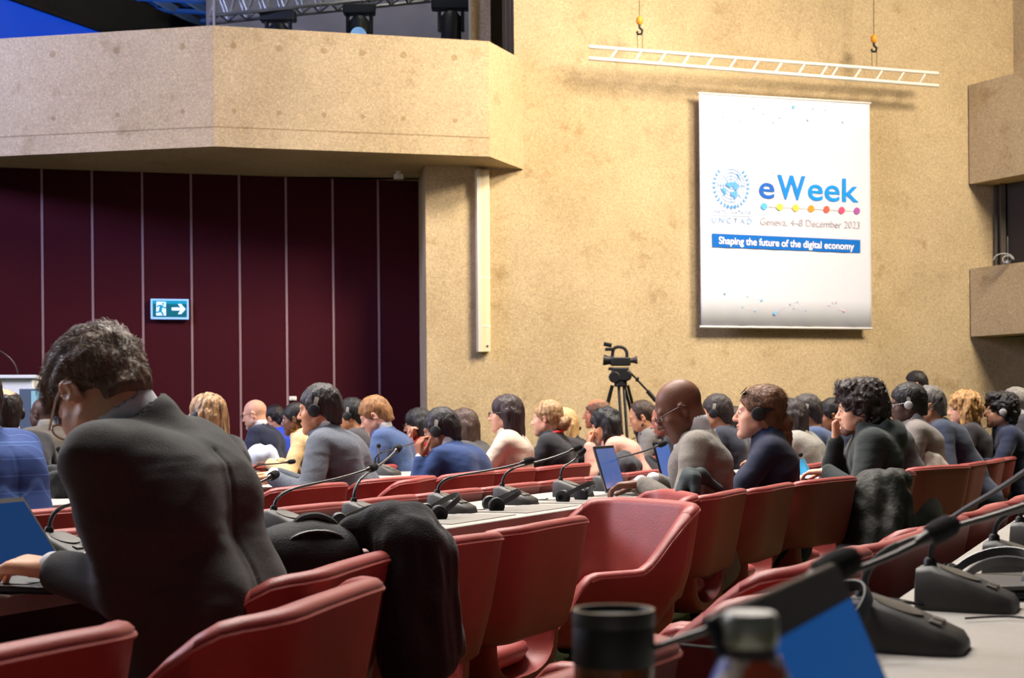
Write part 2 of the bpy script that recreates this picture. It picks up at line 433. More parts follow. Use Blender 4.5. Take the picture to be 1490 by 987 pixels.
# gallery glazing with its slim frame
def panel_px(x0, x1, y0, y1, Y):
    a, b = W(x0, y1, Y), W(x1, y1, Y); return a, b
wn = MB(); a = W(312, 60, 14.9); b = W(684, 60, 15.6)
zlo = zb_bot + 0.3
wd = V((b.x - a.x, b.y - a.y, 0)).normalized(); wn_n = V((-wd.y, wd.x, 0))
M_GLASS = bpy.data.materials.new('glass_pane'); M_GLASS.use_nodes = True
_b = M_GLASS.node_tree.nodes['Principled BSDF']; _b.inputs['Transmission Weight'].default_value = 1.0; _b.inputs['Roughness'].default_value = 0.0; _b.inputs['IOR'].default_value = 1.1; _b.inputs['Base Color'].default_value = (0.8, 0.84, 0.86, 1)
wp = MB(); wp.prism([V((a.x, a.y, zlo)), V((b.x, b.y, zlo)), V((b.x, b.y, zlo)) + wn_n * 0.012, V((a.x, a.y, zlo)) + wn_n * 0.012], (0, 0, 3.0))
wo = struct('window_1', wp, M_GLASS, smooth=False)
fr = MB()
for p in (a, b):
    fr.box((p.x, p.y, zlo + 1.5), (0.012, 0.03, 1.5))
fr.build('window_frame', mat('frame_metal', lin((150, 150, 150)), 0.4, 0.6), wo, smooth=False)
pl = MB(); p0 = W(686, 60, 15.65); p1 = W(714, 60, 15.7)
pl.box(((p0.x + p1.x) / 2, p0.y + 0.15, 5.9), ((p1.x - p0.x) / 2, 0.15, 2.0)); struct('wall_pillar', pl, M_CON, smooth=False)
dw = MB(); p0 = W(714, 60, 15.75); p1 = W(731, 60, 15.75); dw.box(((p0.x + p1.x) / 2, p0.y + .1, 5.9), ((p1.x - p0.x) / 2, .05, 2.0))
struct('door_1', dw, mat('door_olive', lin((72, 66, 50)), 0.7, var=.2, vscale=20), smooth=False)
mu = MB()
for x0, x1 in ((731, 735.5), (737, 742), (743.5, 747)):
    p0 = W(x0, 60, 15.3); p1 = W(x1, 60, 15.3); mu.box(((p0.x + p1.x) / 2, p0.y, 5.9), ((p1.x - p0.x) / 2, .06, 2.0))
struct('trim_20', mu, mat('frame_brown', lin((96, 84, 68)), 0.5), smooth=False)

# lattice truss inside the gallery and the stage lamps hung from it
def lattice_truss(name, label, A, B, up, w, r, n, m, parent=None):
    A, B, up = V(A), V(B), V(up); d = (B - A).normalized(); side = d.cross(up).normalized()
    t = thing(name, label, 'truss', A)
    inv = A
    cor = [(0, 0), (0, 1), (1, 0), (1, 1)]
    for i, j in cor:
        o = up * (w * j) + side * (w * i); c = MB(); c.cyl(o, B - A + o, r, n=8); c.build('chord', m, t)
    br = MB()
    for k in range(n):
        p = (B - A) * (k / n); q = (B - A) * ((k + 1) / n); mid = (p + q) / 2
        for face in ((V((0, 0, 0)), up * w), (side * w, side * w + up * w), (V((0, 0, 0)), side * w), (up * w, up * w + side * w)):
            br.cyl(p + face[0], mid + face[1], r * .55, n=6); br.cyl(mid + face[1], q + face[0], r * .55, n=6)
    br.build('bracing', m, t); return t
M_TRUSS = mat('truss_alu', lin((150, 148, 145)), 0.4, 0.5)
lattice_truss('lighting_truss', 'grey lattice lighting truss behind the gallery glass above the balcony', W(305, 34, 15.9), W(720, -8, 16.6), (0, 0, 1), 0.3, 0.022, 16, M_TRUSS)
def stage_lamp(px, py, Y, label, tall=0.5, lens=False, wide=0.2):
    p = W(px, py, Y); t = thing('stage_light', label, 'stage light', p, group='stage lights on the gallery truss')
    b = MB(); b.box((0, 0, 0.02), (wide, 0.07, 0.06)); b.build('clamp_base', M_BLACK, t, bevel=0.02)
    y = MB(); y.box((-0.13, 0, -0.14), (0.02, 0.04, 0.14)); y.box((0.13, 0, -0.14), (0.02, 0.04, 0.14)); y.build('yoke', M_BLACK, t, bevel=0.01)
    h = MB(); h.lathe([(0.07, 0.0), (0.11, -0.05), (0.12, -tall * .7), (0.10, -tall)], (0, 0, -0.06), 20); h.build('lamp_head', M_BLACK, t)
    if lens:
        l = MB(); l.lathe([(0.085, -.005), (0.09, -0.015), (0.0, -0.02)], (0, 0, 0), 20, Matrix.Rotation(math.radians(-80), 3, 'X'))
        lo = l.build('lens', mat('lamp_lens', lin((150, 190, 230)), 0.2, emit=lin((130, 180, 230)), estr=.5), t); lo.location = (0, -0.125, -0.30)
    return t
stage_lamp(405, 27, 15.85, 'dark moving-head stage light hanging low, leftmost below the gallery truss', 0.35)
stage_lamp(523, 17, 15.9, 'dark stage light with a glinting blue-white lens on the gallery truss', 0.5, True, .18)
stage_lamp(656, 10, 16.0, 'tall dark stage light close to the beige pillar on the gallery truss', 0.62, False, .22)

# blue stage screen and the dark lighting grid beyond the balcony
sc0 = W(0, -4, 16.0); sc1 = W(157, 48, 17.6); sdir = V((sc1.x - sc0.x, sc1.y - sc0.y, 0)).normalized()
a = V((sc0.x, sc0.y, 0)) - sdir * 4; b = V((sc1.x, sc1.y, 0)) + sdir * 2; zt2 = sc0.z
ss = thing('stage_screen', 'large glowing blue stage screen above the balcony at upper left', 'screen', (a.x, a.y, 0))
sn = V((sdir.y, -sdir.x, 0))
w = (b - a).length
def spt(u, z, off=0): return sdir * u + sn * off + V((0, 0, z))
zs1 = zt2 
e = MB(); e.add([spt(0, 3.6), spt(w, 3.6), spt(w, zs1), spt(0, zs1)], [(0, 1, 2, 3)]); e.build('display', mat('screen_blue', (0, 0, 0), 0.5, emit=lin((0, 62, 190)), estr=1.0), ss, smooth=False)
e = MB(); e.add([spt(0, 3.6, .01), spt(6.4, 3.6, .01), spt(2.0, zs1 - .35, .01), spt(0, zs1 - .25, .01)], [(0, 1, 2, 3)])
e.build('light_band', mat('screen_blue_light', (0, 0, 0), 0.5, emit=lin((0, 100, 220)), estr=1.0), ss, smooth=False)
e = MB(); e.prism([spt(-.05, zs1, .05), spt(w + .05, zs1, .05), spt(w + .05, zs1, -.15), spt(-.05, zs1, -.15)], (0, 0, .55)); e.build('screen_frame', M_DARK, ss, smooth=False)
M_BLUEBAR = mat('bar_blue', lin((20, 52, 92)), 0.4)
M_LOUV = mat('louvre_grey', lin((92, 84, 88)), 0.6)
grid = MB(); grid.cur = 0
for k in range(7):
    p = W(170 + 22 * k, -14, 19.5); q = W(250 + 22 * k, 34, 23.0)
    grid.cur = 0 if k % 2 else 1
    grid.cyl(p, q, 0.03 if k % 2 else 0.10, n=6)
for y, Yd in ((6, 19.5), (22, 21), (35, 22.5)):
    grid.cur = 0; grid.cyl(W(150, y - 12, Yd), W(330, y - 4, Yd), 0.045, n=6)
struct('ceiling_grid', grid, [M_BLUEBAR, M_LOUV], smooth=False)
struct('wall_far', MB().box((0, 24.5, 4), (14, .1, 4.2)), M_DARK, smooth=False)

# right-hand galleries
r0 = W(1411, 300, 16.5); r1 = W(1490, 300, 15.85)
rd = V((r1.x - r0.x, r1.y - r0.y, 0)).normalized(); rn = V((rd.y, -rd.x, 0))
if rn.dot(V((-1, -0.4, 0))) < 0: rn = -rn
A0 = V((r0.x, r0.y, 0)); Bf = A0 + rd * 5
def rband(name, z0, z1, off, m=M_CON, thick=0.5, st=0.0):
    s = MB(); a_ = A0 + rd * st + rn * off; b_ = Bf + rn * off
    s.prism([V((a_.x, a_.y, z0)), V((b_.x, b_.y, z0)), V((b_.x, b_.y, z0)) - rn * thick, V((a_.x, a_.y, z0)) - rn * thick], (0, 0, z1 - z0))
    return struct(name, s, m, smooth=False)
zu1 = W(1411, 124, 16.5).z; zu0 = W(1412, 268, 16.5).z; zl1 = W(1412, 391, 16.5).z; zl0 = W(1413, 490, 16.5).z
rband('wall_balcony_upper', zu0, zu1, 0.0)
rband('wall_balcony_lower', zl0, zl1, 0.0)
rband('wall_right', 0, zl0, -0.75, thick=0.3, st=-1.0)
rband('wall_right_upper', zu1, 8.0, -0.6, thick=0.3, st=-1.0)
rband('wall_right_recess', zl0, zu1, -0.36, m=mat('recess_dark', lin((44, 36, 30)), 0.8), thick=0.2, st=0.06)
wf = MB()
for k, (u, hw) in enumerate(((0.11, .022), (0.20, .028))):
    p = A0 + rd * u - rn * 0.32
    wf.box((p.x, p.y, (zl1 + zu0) / 2), (hw, hw, (zu0 - zl1) / 2))
struct('window_2', wf, mat('window_frame_dark', lin((74, 66, 56)), 0.5), smooth=False)
p = W(1461, 383, 15.95)
t = thing('coiled_cable', 'pale coiled cable loop on the right balcony ledge', 'cable', (p.x, p.y, zl1))
c = MB(); c.tube([(0.11 * math.cos(i * .4), 0.02 * i / 6, 0.04 + 0.07 * math.sin(i * .4)) for i in range(9)], 0.005, 6)
c.tube([(0.04 + .05 * math.cos(i * .5), 0.02 * i / 6, 0.045 + 0.04 * math.sin(i * .5)) for i in range(13)], 0.005, 6)
c.build('loop', mat('cable_pale', lin((190, 190, 190)), .5), t)
c = MB(); c.cyl((0.05, 0.02, 0), (0.05, 0.02, 0.30), 0.006, n=6); c.cyl((0.05, .02, 0), (.05, .02, .03), .03, n=10); c.build('antenna', M_STEEL, t)

# ------------------------------------------------------------------ fixtures on the walls
# aluminium ladder truss
YT = YB - 0.42
def wt(px, py, off=0.0): return WP(px, py, YT - off, MBK)
lt = thing('ladder_truss', 'long white aluminium ladder truss hung in front of concrete wall above banner', 'truss', wt(857, 85))
o0 = wt(857, 85); M_ALU = mat('alu_white', lin((226, 222, 214)), 0.35, 0.2)
for ya, yb in ((68, 107), (85, 125)):
    c = MB(); c.cyl(wt(857, ya) - o0, wt(1365, yb) - o0, 0.021, n=10); c.build('chord', M_ALU, lt)
    for px, py in ((857, ya), (1365, yb)):
        pass
def chord(px, top): f = (px - 857) / 508; return wt(px, (68 + 39 * f) if top else (85 + 40 * f)) - o0
for cx in (130, 228, 325, 420, 515, 608, 700, 793, 885, 975, 1018, 1110, 1197, 1284, 1370):
    px = 840 + cx / 2.76; c = MB(); c.cyl(chord(px, 0), chord(px + 11, 1), 0.011, n=8); c.build('rung', M_ALU, lt)
for px, py, nm in ((930, 62, 'left'), (1271, 93, 'right')):
    top = wt(px, -60); bl = wt(px + .5, 36 if nm == 'left' else 62); bt = wt(px + .8, 73 if nm == 'left' else 100)
    t = thing('chain_hook', 'orange and black chain hook above the %s part of the ladder truss' % nm, 'hook', bl)
    c = MB(); c.cyl(top - bl, (0, 0, 0.05), 0.005, n=6); c.build('chain', mat('wire_dark', lin((110, 92, 60)), .5), t)
    c = MB(); c.lathe([(0.02, 0.0), (0.035, 0.02), (0.035, 0.06), (0.02, 0.085)], n=12); c.build('block', mat('hook_orange', lin((226, 150, 30)), .5), t)
    c = MB(); c.tube([(0, 0, 0.0), (0, 0, -0.03), (0.03, 0, -0.06), (0.02, 0, -0.10), (-0.02, 0, -0.10), (-0.025, 0, -0.07)], 0.014, 8); c.build('hook', M_BLACK, t)
    c = MB(); c.cyl((-0.025, 0, -.09), bt - bl + V((-.02, 0, 0)), 0.004, n=6); c.cyl((0.03, 0, -.09), bt - bl + V((.03, 0, 0)), 0.004, n=6); c.build('sling', mat('wire_dark', lin((110, 92, 60)), .5), t)

# banner
YBN = YB - 0.14
def bn(px, py, off=0.0): return WP(px, py, YBN - off, MBK)
TL, TR, BR_, BL_ = bn(1017, 134), bn(1265, 152), bn(1267, 480), bn(1020, 474)
org = V((TL.x, TL.y, BL_.z)); bw = V((TR.x - TL.x, TR.y - TL.y, 0)).length; bh = (TL.z + TR.z) / 2 - (BL_.z + BR_.z) / 2
bz0 = (BL_.z + BR_.z) / 2; org.z = bz0
ban = thing('banner', 'tall white eWeek conference banner hanging on the concrete wall', 'banner', org, math.atan2(MBK, 1))
# local: x across, -y out of the wall, z up
def bl(px, py):
    p = bn(px, py); r = Matrix.Rotation(-math.atan2(MBK, 1), 3, 'Z') @ (p - org); return r.x, r.z
def sag(u): return 0.010 * math.sin(u * 9) * 0.4 + 0.006 * math.sin(u * 23)
NX, NZ = 60, 8
c = MB(); vs = []; fs = []
for j in range(NZ + 1):
    for i in range(NX + 1):
        u = i / NX * bw; fz = j / NZ; vs.append((u, sag(u) * (1 - fz) ** 1.5 * .6, fz * bh))
for j in range(NZ):
    for i in range(NX):
        a_ = j * (NX + 1) + i; fs.append((a_, a_ + 1, a_ + NX + 2, a_ + NX + 1))
c.add(vs, fs); cl_o = c.build('cloth', mat('banner_cloth', (.64, .65, .74), 0.75, spec=.2), ban)
md = cl_o.modifiers.new('solid', 'SOLIDIFY'); md.thickness = 0.004; md.offset = 1
M_RAIL = mat('banner_rail', lin((205, 200, 200)), .4, .3)
for z in (bh, 0.0):
    c = MB(); c.cyl((-0.015, 0, z), (bw + .015, 0, z), 0.014, n=10); c.build('rail', M_RAIL, ban)
YO = -0.012
def flat(name, poly, col, off=0.0, emis=None):
    c = MB(); c.add([(x, YO - off, z) for x, z in poly], [tuple(range(len(poly)))]); return c.build(name, mat('ink_%d_%d_%d' % col, lin(col), .7, spec=.2), ban, smooth=False)
FONT = {}
def text_mesh(txt, x0, x1, z0, zh, m, name, parent, y, rot=0.0, bold=0.0, space=1.0):
    """lettering fitted to the width x0..x1, cap height zh, base line z0 (turned by rot in its plane)"""
    cu = bpy.data.curves.new(name, 'FONT'); cu.body = txt; cu.size = 1.0; cu.offset = bold; cu.space_character = space; cu.resolution_u = 6
    o = bpy.data.objects.new(name + '_tmp', cu); COL.objects.link(o)
    dg = bpy.context.evaluated_depsgraph_get(); me = bpy.data.meshes.new_from_object(o.evaluated_get(dg)); bpy.data.objects.remove(o)
    xs = [v.co.x for v in me.vertices]; sx = (x1 - x0) / (max(xs) - min(xs)); mnx = min(xs)
    sz = zh / 0.70
    cR, sR = math.cos(rot), math.sin(rot)
    for v in me.vertices:
        lx = (v.co.x - mnx) * sx; lz = v.co.y * sz
        v.co = (x0 + lx * cR - lz * sR, y, z0 + lx * sR + lz * cR)
    me.materials.clear()
    return link(name, me, m, parent)
def ink(rgb): return mat('ink_%d_%d_%d' % rgb, lin(rgb), .7, spec=.2)
def line_px(p, q, wpx, rgb, name, off=0.0):
    (x0, z0), (x1, z1) = bl(*p), bl(*q); d = V((x1 - x0, 0, z1 - z0)); n = V((-d.z, 0, d.x)).normalized() * (wpx * 15.9 / F / 2)
    c = MB(); c.add([(x0 + n.x, YO - off, z0 + n.z), (x0 - n.x, YO - off, z0 - n.z), (x1 - n.x, YO - off, z1 - n.z), (x1 + n.x, YO - off, z1 + n.z)], [(0, 1, 2, 3)])
    return c.build(name, ink(rgb), ban, smooth=False)
def tpx(txt, p0, p1, hpx, rgb, name, bold=0, off=0.0, space=1.0):
    (x0, z0), (x1, z1) = bl(*p0), bl(*p1); h = bl(p0[0], p0[1] - hpx)[1] - z0
    return text_mesh(txt, x0, x1, z0, h, ink(rgb), name, ban, YO - off, math.atan2(z1 - z0, x1 - x0), bold, space)
tpx('e', (1104, 288), (1126.5, 289), 33.0, (32, 96, 190), 'lettering', 0.012)
tpx('W', (1130.5, 288.5), (1171.5, 290.5), 33.5, (18, 128, 214), 'lettering', 0.03)
tpx('eek', (1175, 291), (1249, 294.5), 34.0, (10, 138, 222), 'lettering', 0.012)
line_px((1111, 300.5), (1246, 307.5), 1.0, (214, 208, 214), 'line')
for px, py, cc in ((1111, 300.5, (90, 176, 236)), (1134, 301.6, (196, 216, 90)), (1157, 302.8, (250, 192, 80)), (1179.5, 304, (246, 146, 50)), (1202, 305, (240, 92, 76)), (1224, 306.2, (244, 80, 116)), (1246, 307.2, (166, 84, 160))):
    x, z = bl(px, py); r = 5.1 * 15.9 / F
    flat('dot', [(x + r * math.cos(k * PI / 12), z + r * math.sin(k * PI / 12)) for k in range(24)], cc, 0.003)
tpx('Geneva, 4\u20138 December 2023', (1105.5, 327.5), (1250.5, 333), 10.6, (172, 164, 174), 'lettering', -.006)
q = [bl(1035.5, 340), bl(1251, 349.5), bl(1251, 368.5), bl(1036, 359.8)]
flat('blue_strip', q, (0, 100, 190), 0.002)
tpx('Shaping the future of the digital economy', (1045, 355), (1241.5, 363.8), 10.3, (238, 240, 248), 'lettering', 0.016, 0.006)
tpx('UNITED NATIONS', (1035.5, 310.5), (1093.5, 312.5), 5.8, (160, 190, 230), 'lettering', -.004)
line_px((1035.5, 313.2), (1093, 315.5), .7, (170, 196, 230), 'line')
tpx('UNCTAD', (1035.5, 324), (1093.5, 326.5), 8.3, (130, 176, 228), 'lettering', -.004, 0, 1.5)
# the round world emblem between two laurel branches
EC = (92, 160, 224)
ex, ez = bl(1063.5, 270.5); ea = 20.5 * 15.9 / F; eb = 23.5 * 15.9 / F   # half axes of the globe
def ering(fr, wd, name='emblem_ring'):
    c = MB(); n = 48; vs = []
    for k in range(n):
        a_ = 2 * PI * k / n; vs.append((ex + ea * (fr + wd) * math.cos(a_), YO, ez + eb * (fr + wd) * math.sin(a_))); vs.append((ex + ea * (fr - wd) * math.cos(a_), YO, ez + eb * (fr - wd) * math.sin(a_)))
    c.add(vs, [(2 * k, 2 * k + 1, 2 * ((k + 1) % n) + 1, 2 * ((k + 1) % n)) for k in range(n)]); return c
em = MB(); 
for fr in (1.0, .8, .6, .4, .2):
    r_ = ering(fr, .016); em.add(r_.v, r_.f)
for k in range(8):
    a_ = k * PI / 4; d = V((math.cos(a_), math.sin(a_))); n_ = V((-d.y, d.x)) * .014
    f0 = .2; em.add([(ex + ea * (d.x * f0 + n_.x), YO, ez + eb * (d.y * f0 + n_.y)), (ex + ea * (d.x * f0 - n_.x), YO, ez + eb * (d.y * f0 - n_.y)), (ex + ea * (d.x - n_.x), YO, ez + eb * (d.y - n_.y)), (ex + ea * (d.x + n_.x), YO, ez + eb * (d.y + n_.y))], [(0, 1, 2, 3)])
def blob(pts): em.add([(ex + ea * x, YO - .002, ez + eb * y) for x, y in pts], [tuple(range(len(pts)))])
blob([(-.42, .12), (-.3, .2), (-.05, .12), (0, .22), (.35, .22), (.52, .1), (.5, -.12), (.42, -.3), (.2, -.2), (.12, -.02), (-.1, -.12), (-.3, -.06), (-.35, 0)])
blob([(-.8, -.22), (-.5, -.12), (-.42, -.28), (-.36, -.5), (-.5, -.56), (-.62, -.38)])
blob([(-.08, -.42), (.1, -.38), (.4, -.36), (.44, -.6), (.28, -.86), (.16, -.66), (-.04, -.58)])
blob([(.42, .78), (.52, .74), (.7, .4), (.66, .36), (.5, .56)])
for sx in (-1, 1):
    for k in range(13):
        a_ = math.radians(-108 + 148 * k / 12); rr = 1.28
        px_, pz_ = sx * math.cos(a_) * rr, math.sin(a_) * rr * .98 - .04
        tg = V((-math.sin(a_) * sx, math.cos(a_)))
        for inner in (-1, 1):
            ax = (tg + V((math.cos(a_) * sx, math.sin(a_))) * .55 * inner).normalized(); n_ = V((-ax.y, ax.x)); l_ = .24; w_ = .055
            em.add([(ex + ea * (px_), YO, ez + eb * (pz_)), (ex + ea * (px_ + ax.x * l_ * .5 + n_.x * w_), YO, ez + eb * (pz_ + ax.y * l_ * .5 + n_.y * w_)), (ex + ea * (px_ + ax.x * l_), YO, ez + eb * (pz_ + ax.y * l_)), (ex + ea * (px_ + ax.x * l_ * .5 - n_.x * w_), YO, ez + eb * (pz_ + ax.y * l_ * .5 - n_.y * w_))], [(0, 1, 2, 3)])
em.build('emblem', ink(EC), ban, smooth=False)
# scattered network dots at head and foot of the banner
rn_ = random.Random(5); net_hi = []; net_lo = []
for (px, py, r, cc) in [(1154, 156, 2.6, (120, 180, 226)), (1175, 175, 1.9, (140, 190, 230)), (1226, 178, 1.7, (150, 196, 232)), (1096, 158, 1.1, (120, 150, 190)), (1110, 166, 1.1, (120, 160, 200)), (1134, 172, 1.1, (130, 160, 210)), (1052, 170, 1.3, (200, 190, 215)), (1076, 176, 1.1, (180, 180, 210)), (1182, 159, 1.2, (130, 180, 220)), (1200, 161, 1.1, (110, 170, 220)), (1125, 179, 1.1, (140, 180, 220)), (1065, 182, .9, (200, 180, 210)), (1212, 151.5, 1.2, (140, 190, 230)),
                        (1055, 427, 1.9, (150, 198, 236)), (1108, 437, 2.0, (140, 196, 236)), (1127, 456, 2.6, (120, 184, 232)), (1087, 432, 1.1, (150, 190, 230)), (1080, 447, 1.4, (140, 190, 230)), (1099, 452, 1.3, (150, 190, 230)), (1149, 443, 1.1, (110, 160, 210)), (1160, 439, 1.0, (150, 190, 230)), (1172, 452, 1.1, (160, 180, 230)), (1206, 445, 1.0, (190, 150, 190)), (1216, 440, .9, (200, 150, 190)), (1228, 453, 1.4, (236, 170, 190)), (1211, 441, .9, (180, 150, 200)), (1155, 449, .9, (150, 190, 230))]:
    x, z = bl(px, py); rr = r * 15.9 / F; flat('dot', [(x + rr * math.cos(k * PI / 6), z + rr * math.sin(k * PI / 6)) for k in range(12)], cc, 0.002)
    (net_hi if py < 300 else net_lo).append((px, py))
for nl in (net_hi, net_lo):
    for i, p in enumerate(nl):
        for q_ in nl[i + 1:]:
            if 6 < math.hypot(p[0] - q_[0], p[1] - q_[1]) < 26: line_px(p, q_, .28, (222, 222, 232), 'line', -.002)

# cable duct on the wall
p = WP(702, 513, YB, MBK); dt = thing('cable_duct', 'cream vertical cable duct on the concrete wall beneath the balcony', 'duct', p, math.atan2(MBK, 1))
ztop = WP(702, 249, YB, MBK).z - p.z
M_CREAM = mat('duct_cream', lin((222, 206, 172)), 0.45); M_CREAM2 = mat('duct_white', lin((206, 198, 184)), 0.45)
c = MB(); c.prism([(-.08, 0, 0), (.065, 0, .0), (.065, -.07, .12), (-.02, -.09, .02), (-.08, -.09, 0)], (0, 0, 0.001)) if False else c.box((0.0, -.045, ztop / 2), (.068, .045, ztop / 2)); c.build('channel', M_CREAM, dt, bevel=.008)
c = MB(); c.box((-.055, -.1, ztop / 2), (.02, .012, ztop / 2)); c.build('lid_edge', M_CREAM2, dt, bevel=.004)
for z in (.27, .78): c = MB(); c.box((0.01, -.05, z), (.06, .043, .006)); c.build('joint', M_WHITE, dt)
c = MB(); c.cyl((.03, -.088, .06), (.03, -.096, .06), .012, n=10); c.build('screw', M_BLACK, dt)

# exit sign
p = WP(247, 450.5, YP, MPN); es = thing('exit_sign', 'lit green exit sign with running figure and arrow on the dark red partition', 'sign', p, math.atan2(MPN, 1))
k_ = p.y / F / math.cos(math.atan2(MPN, 1)) ; ew, eh = 52 * k_ / 2, 29 * k_ / 2 * math.cos(math.atan2(MPN, 1))
c = MB(); c.box((0, -.03, 0), (ew, .03, eh)); c.build('housing', mat('sign_white', lin((150, 185, 225)), .4, emit=lin((120, 170, 240)), estr=.75), es)
def sgn(poly, name, m, y=-.062): c = MB(); c.add([(x * ew, y, z * eh) for x, z in poly], [tuple(range(len(poly)))]); return c.build(name, m, es, smooth=False)
M_TEAL = mat('sign_teal', lin((0, 60, 70)), .4, emit=lin((0, 96, 118)), estr=.9); M_SW = mat('sign_symbol', lin((190, 210, 245)), .4, emit=lin((178, 205, 250)), estr=.9); M_TL2 = mat('sign_teal_bright', lin((0, 110, 140)), .4, emit=lin((0, 128, 160)), estr=.9)
sgn([(-.9, -.82), (.9, -.82), (.9, .84), (-.9, .84)], 'panel', M_TEAL)
sgn([(-.9, .5), (.9, .5), (.9, .84), (-.9, .84)], 'lit_band', M_TL2, -.0635)
sgn([(-.72, -.66), (-.2, -.66), (-.2, .72), (-.7, .72)], 'doorway', M_SW, -.065)
sgn([(.1, -.14), (.56, -.14), (.42, -.5), (.6, -.5), (.84, .0), (.6, .52), (.42, .52), (.56, .16), (.1, .16)], 'arrow', M_SW, -.065)
f_ = MB()
def limb(a_, b_, w_): 
    a_ = V((a_[0] * ew, -.068, a_[1] * eh)); b_ = V((b_[0] * ew, -.068, b_[1] * eh)); d = (b_ - a_).normalized(); n_ = V((-d.z, 0, d.x)) * w_ * ew
    f_.add([a_ + n_, a_ - n_, b_ - n_, b_ + n_], [(0, 1, 2, 3)])
limb((-.44, .36), (-.5, -.2), .075); limb((-.5, -.1), (-.34, -.62), .045); limb((-.52, -.12), (-.56, -.34), .045); limb((-.56, -.33), (-.74, -.33), .04); limb((-.42, .34), (-.6, .34), .035); limb((-.6, .36), (-.65, .16), .035); limb((-.42, .34), (-.3, .12), .035); limb((-.3, .12), (-.2, .12), .035)
f_.add([(-.35 * ew + .055 * ew * math.cos(t * PI / 8), -.068, .5 * eh + .1 * eh * math.sin(t * PI / 8)) for t in range(16)], [tuple(range(16))])
f_.build('running_figure', M_TL2, es, smooth=False)
# little plates and the camera dome
p = WP(426, 580, YP, MPN); t = thing('wall_plate', 'small white plate beside a seam of the dark red partition', 'wall plate', p, math.atan2(MPN, 1))
c = MB(); c.box((0, -.008, 0), (.04, .008, .022)); c.build('cover', M_WHITE, t, bevel=.004); c = MB(); c.box((0, -.018, 0), (.014, .004, .012)); c.build('switch', M_WHITE, t)
p = W(580, 262, 15.1); p.z = zb_bot
t = thing('ceiling_camera', 'tiny white camera fixed under the balcony near the concrete corner', 'camera', p)
c = MB(); c.cyl((0, 0, 0), (0, 0, -.03), .03, n=14); c.build('mount', M_WHITE, t); c = MB(); c.box((0, 0, -.055), (.05, .03, .025)); c.cyl((0, -.03, -.055), (0, -.06, -.055), .02, n=12); c.build('housing', M_WHITE, t, bevel=.005)
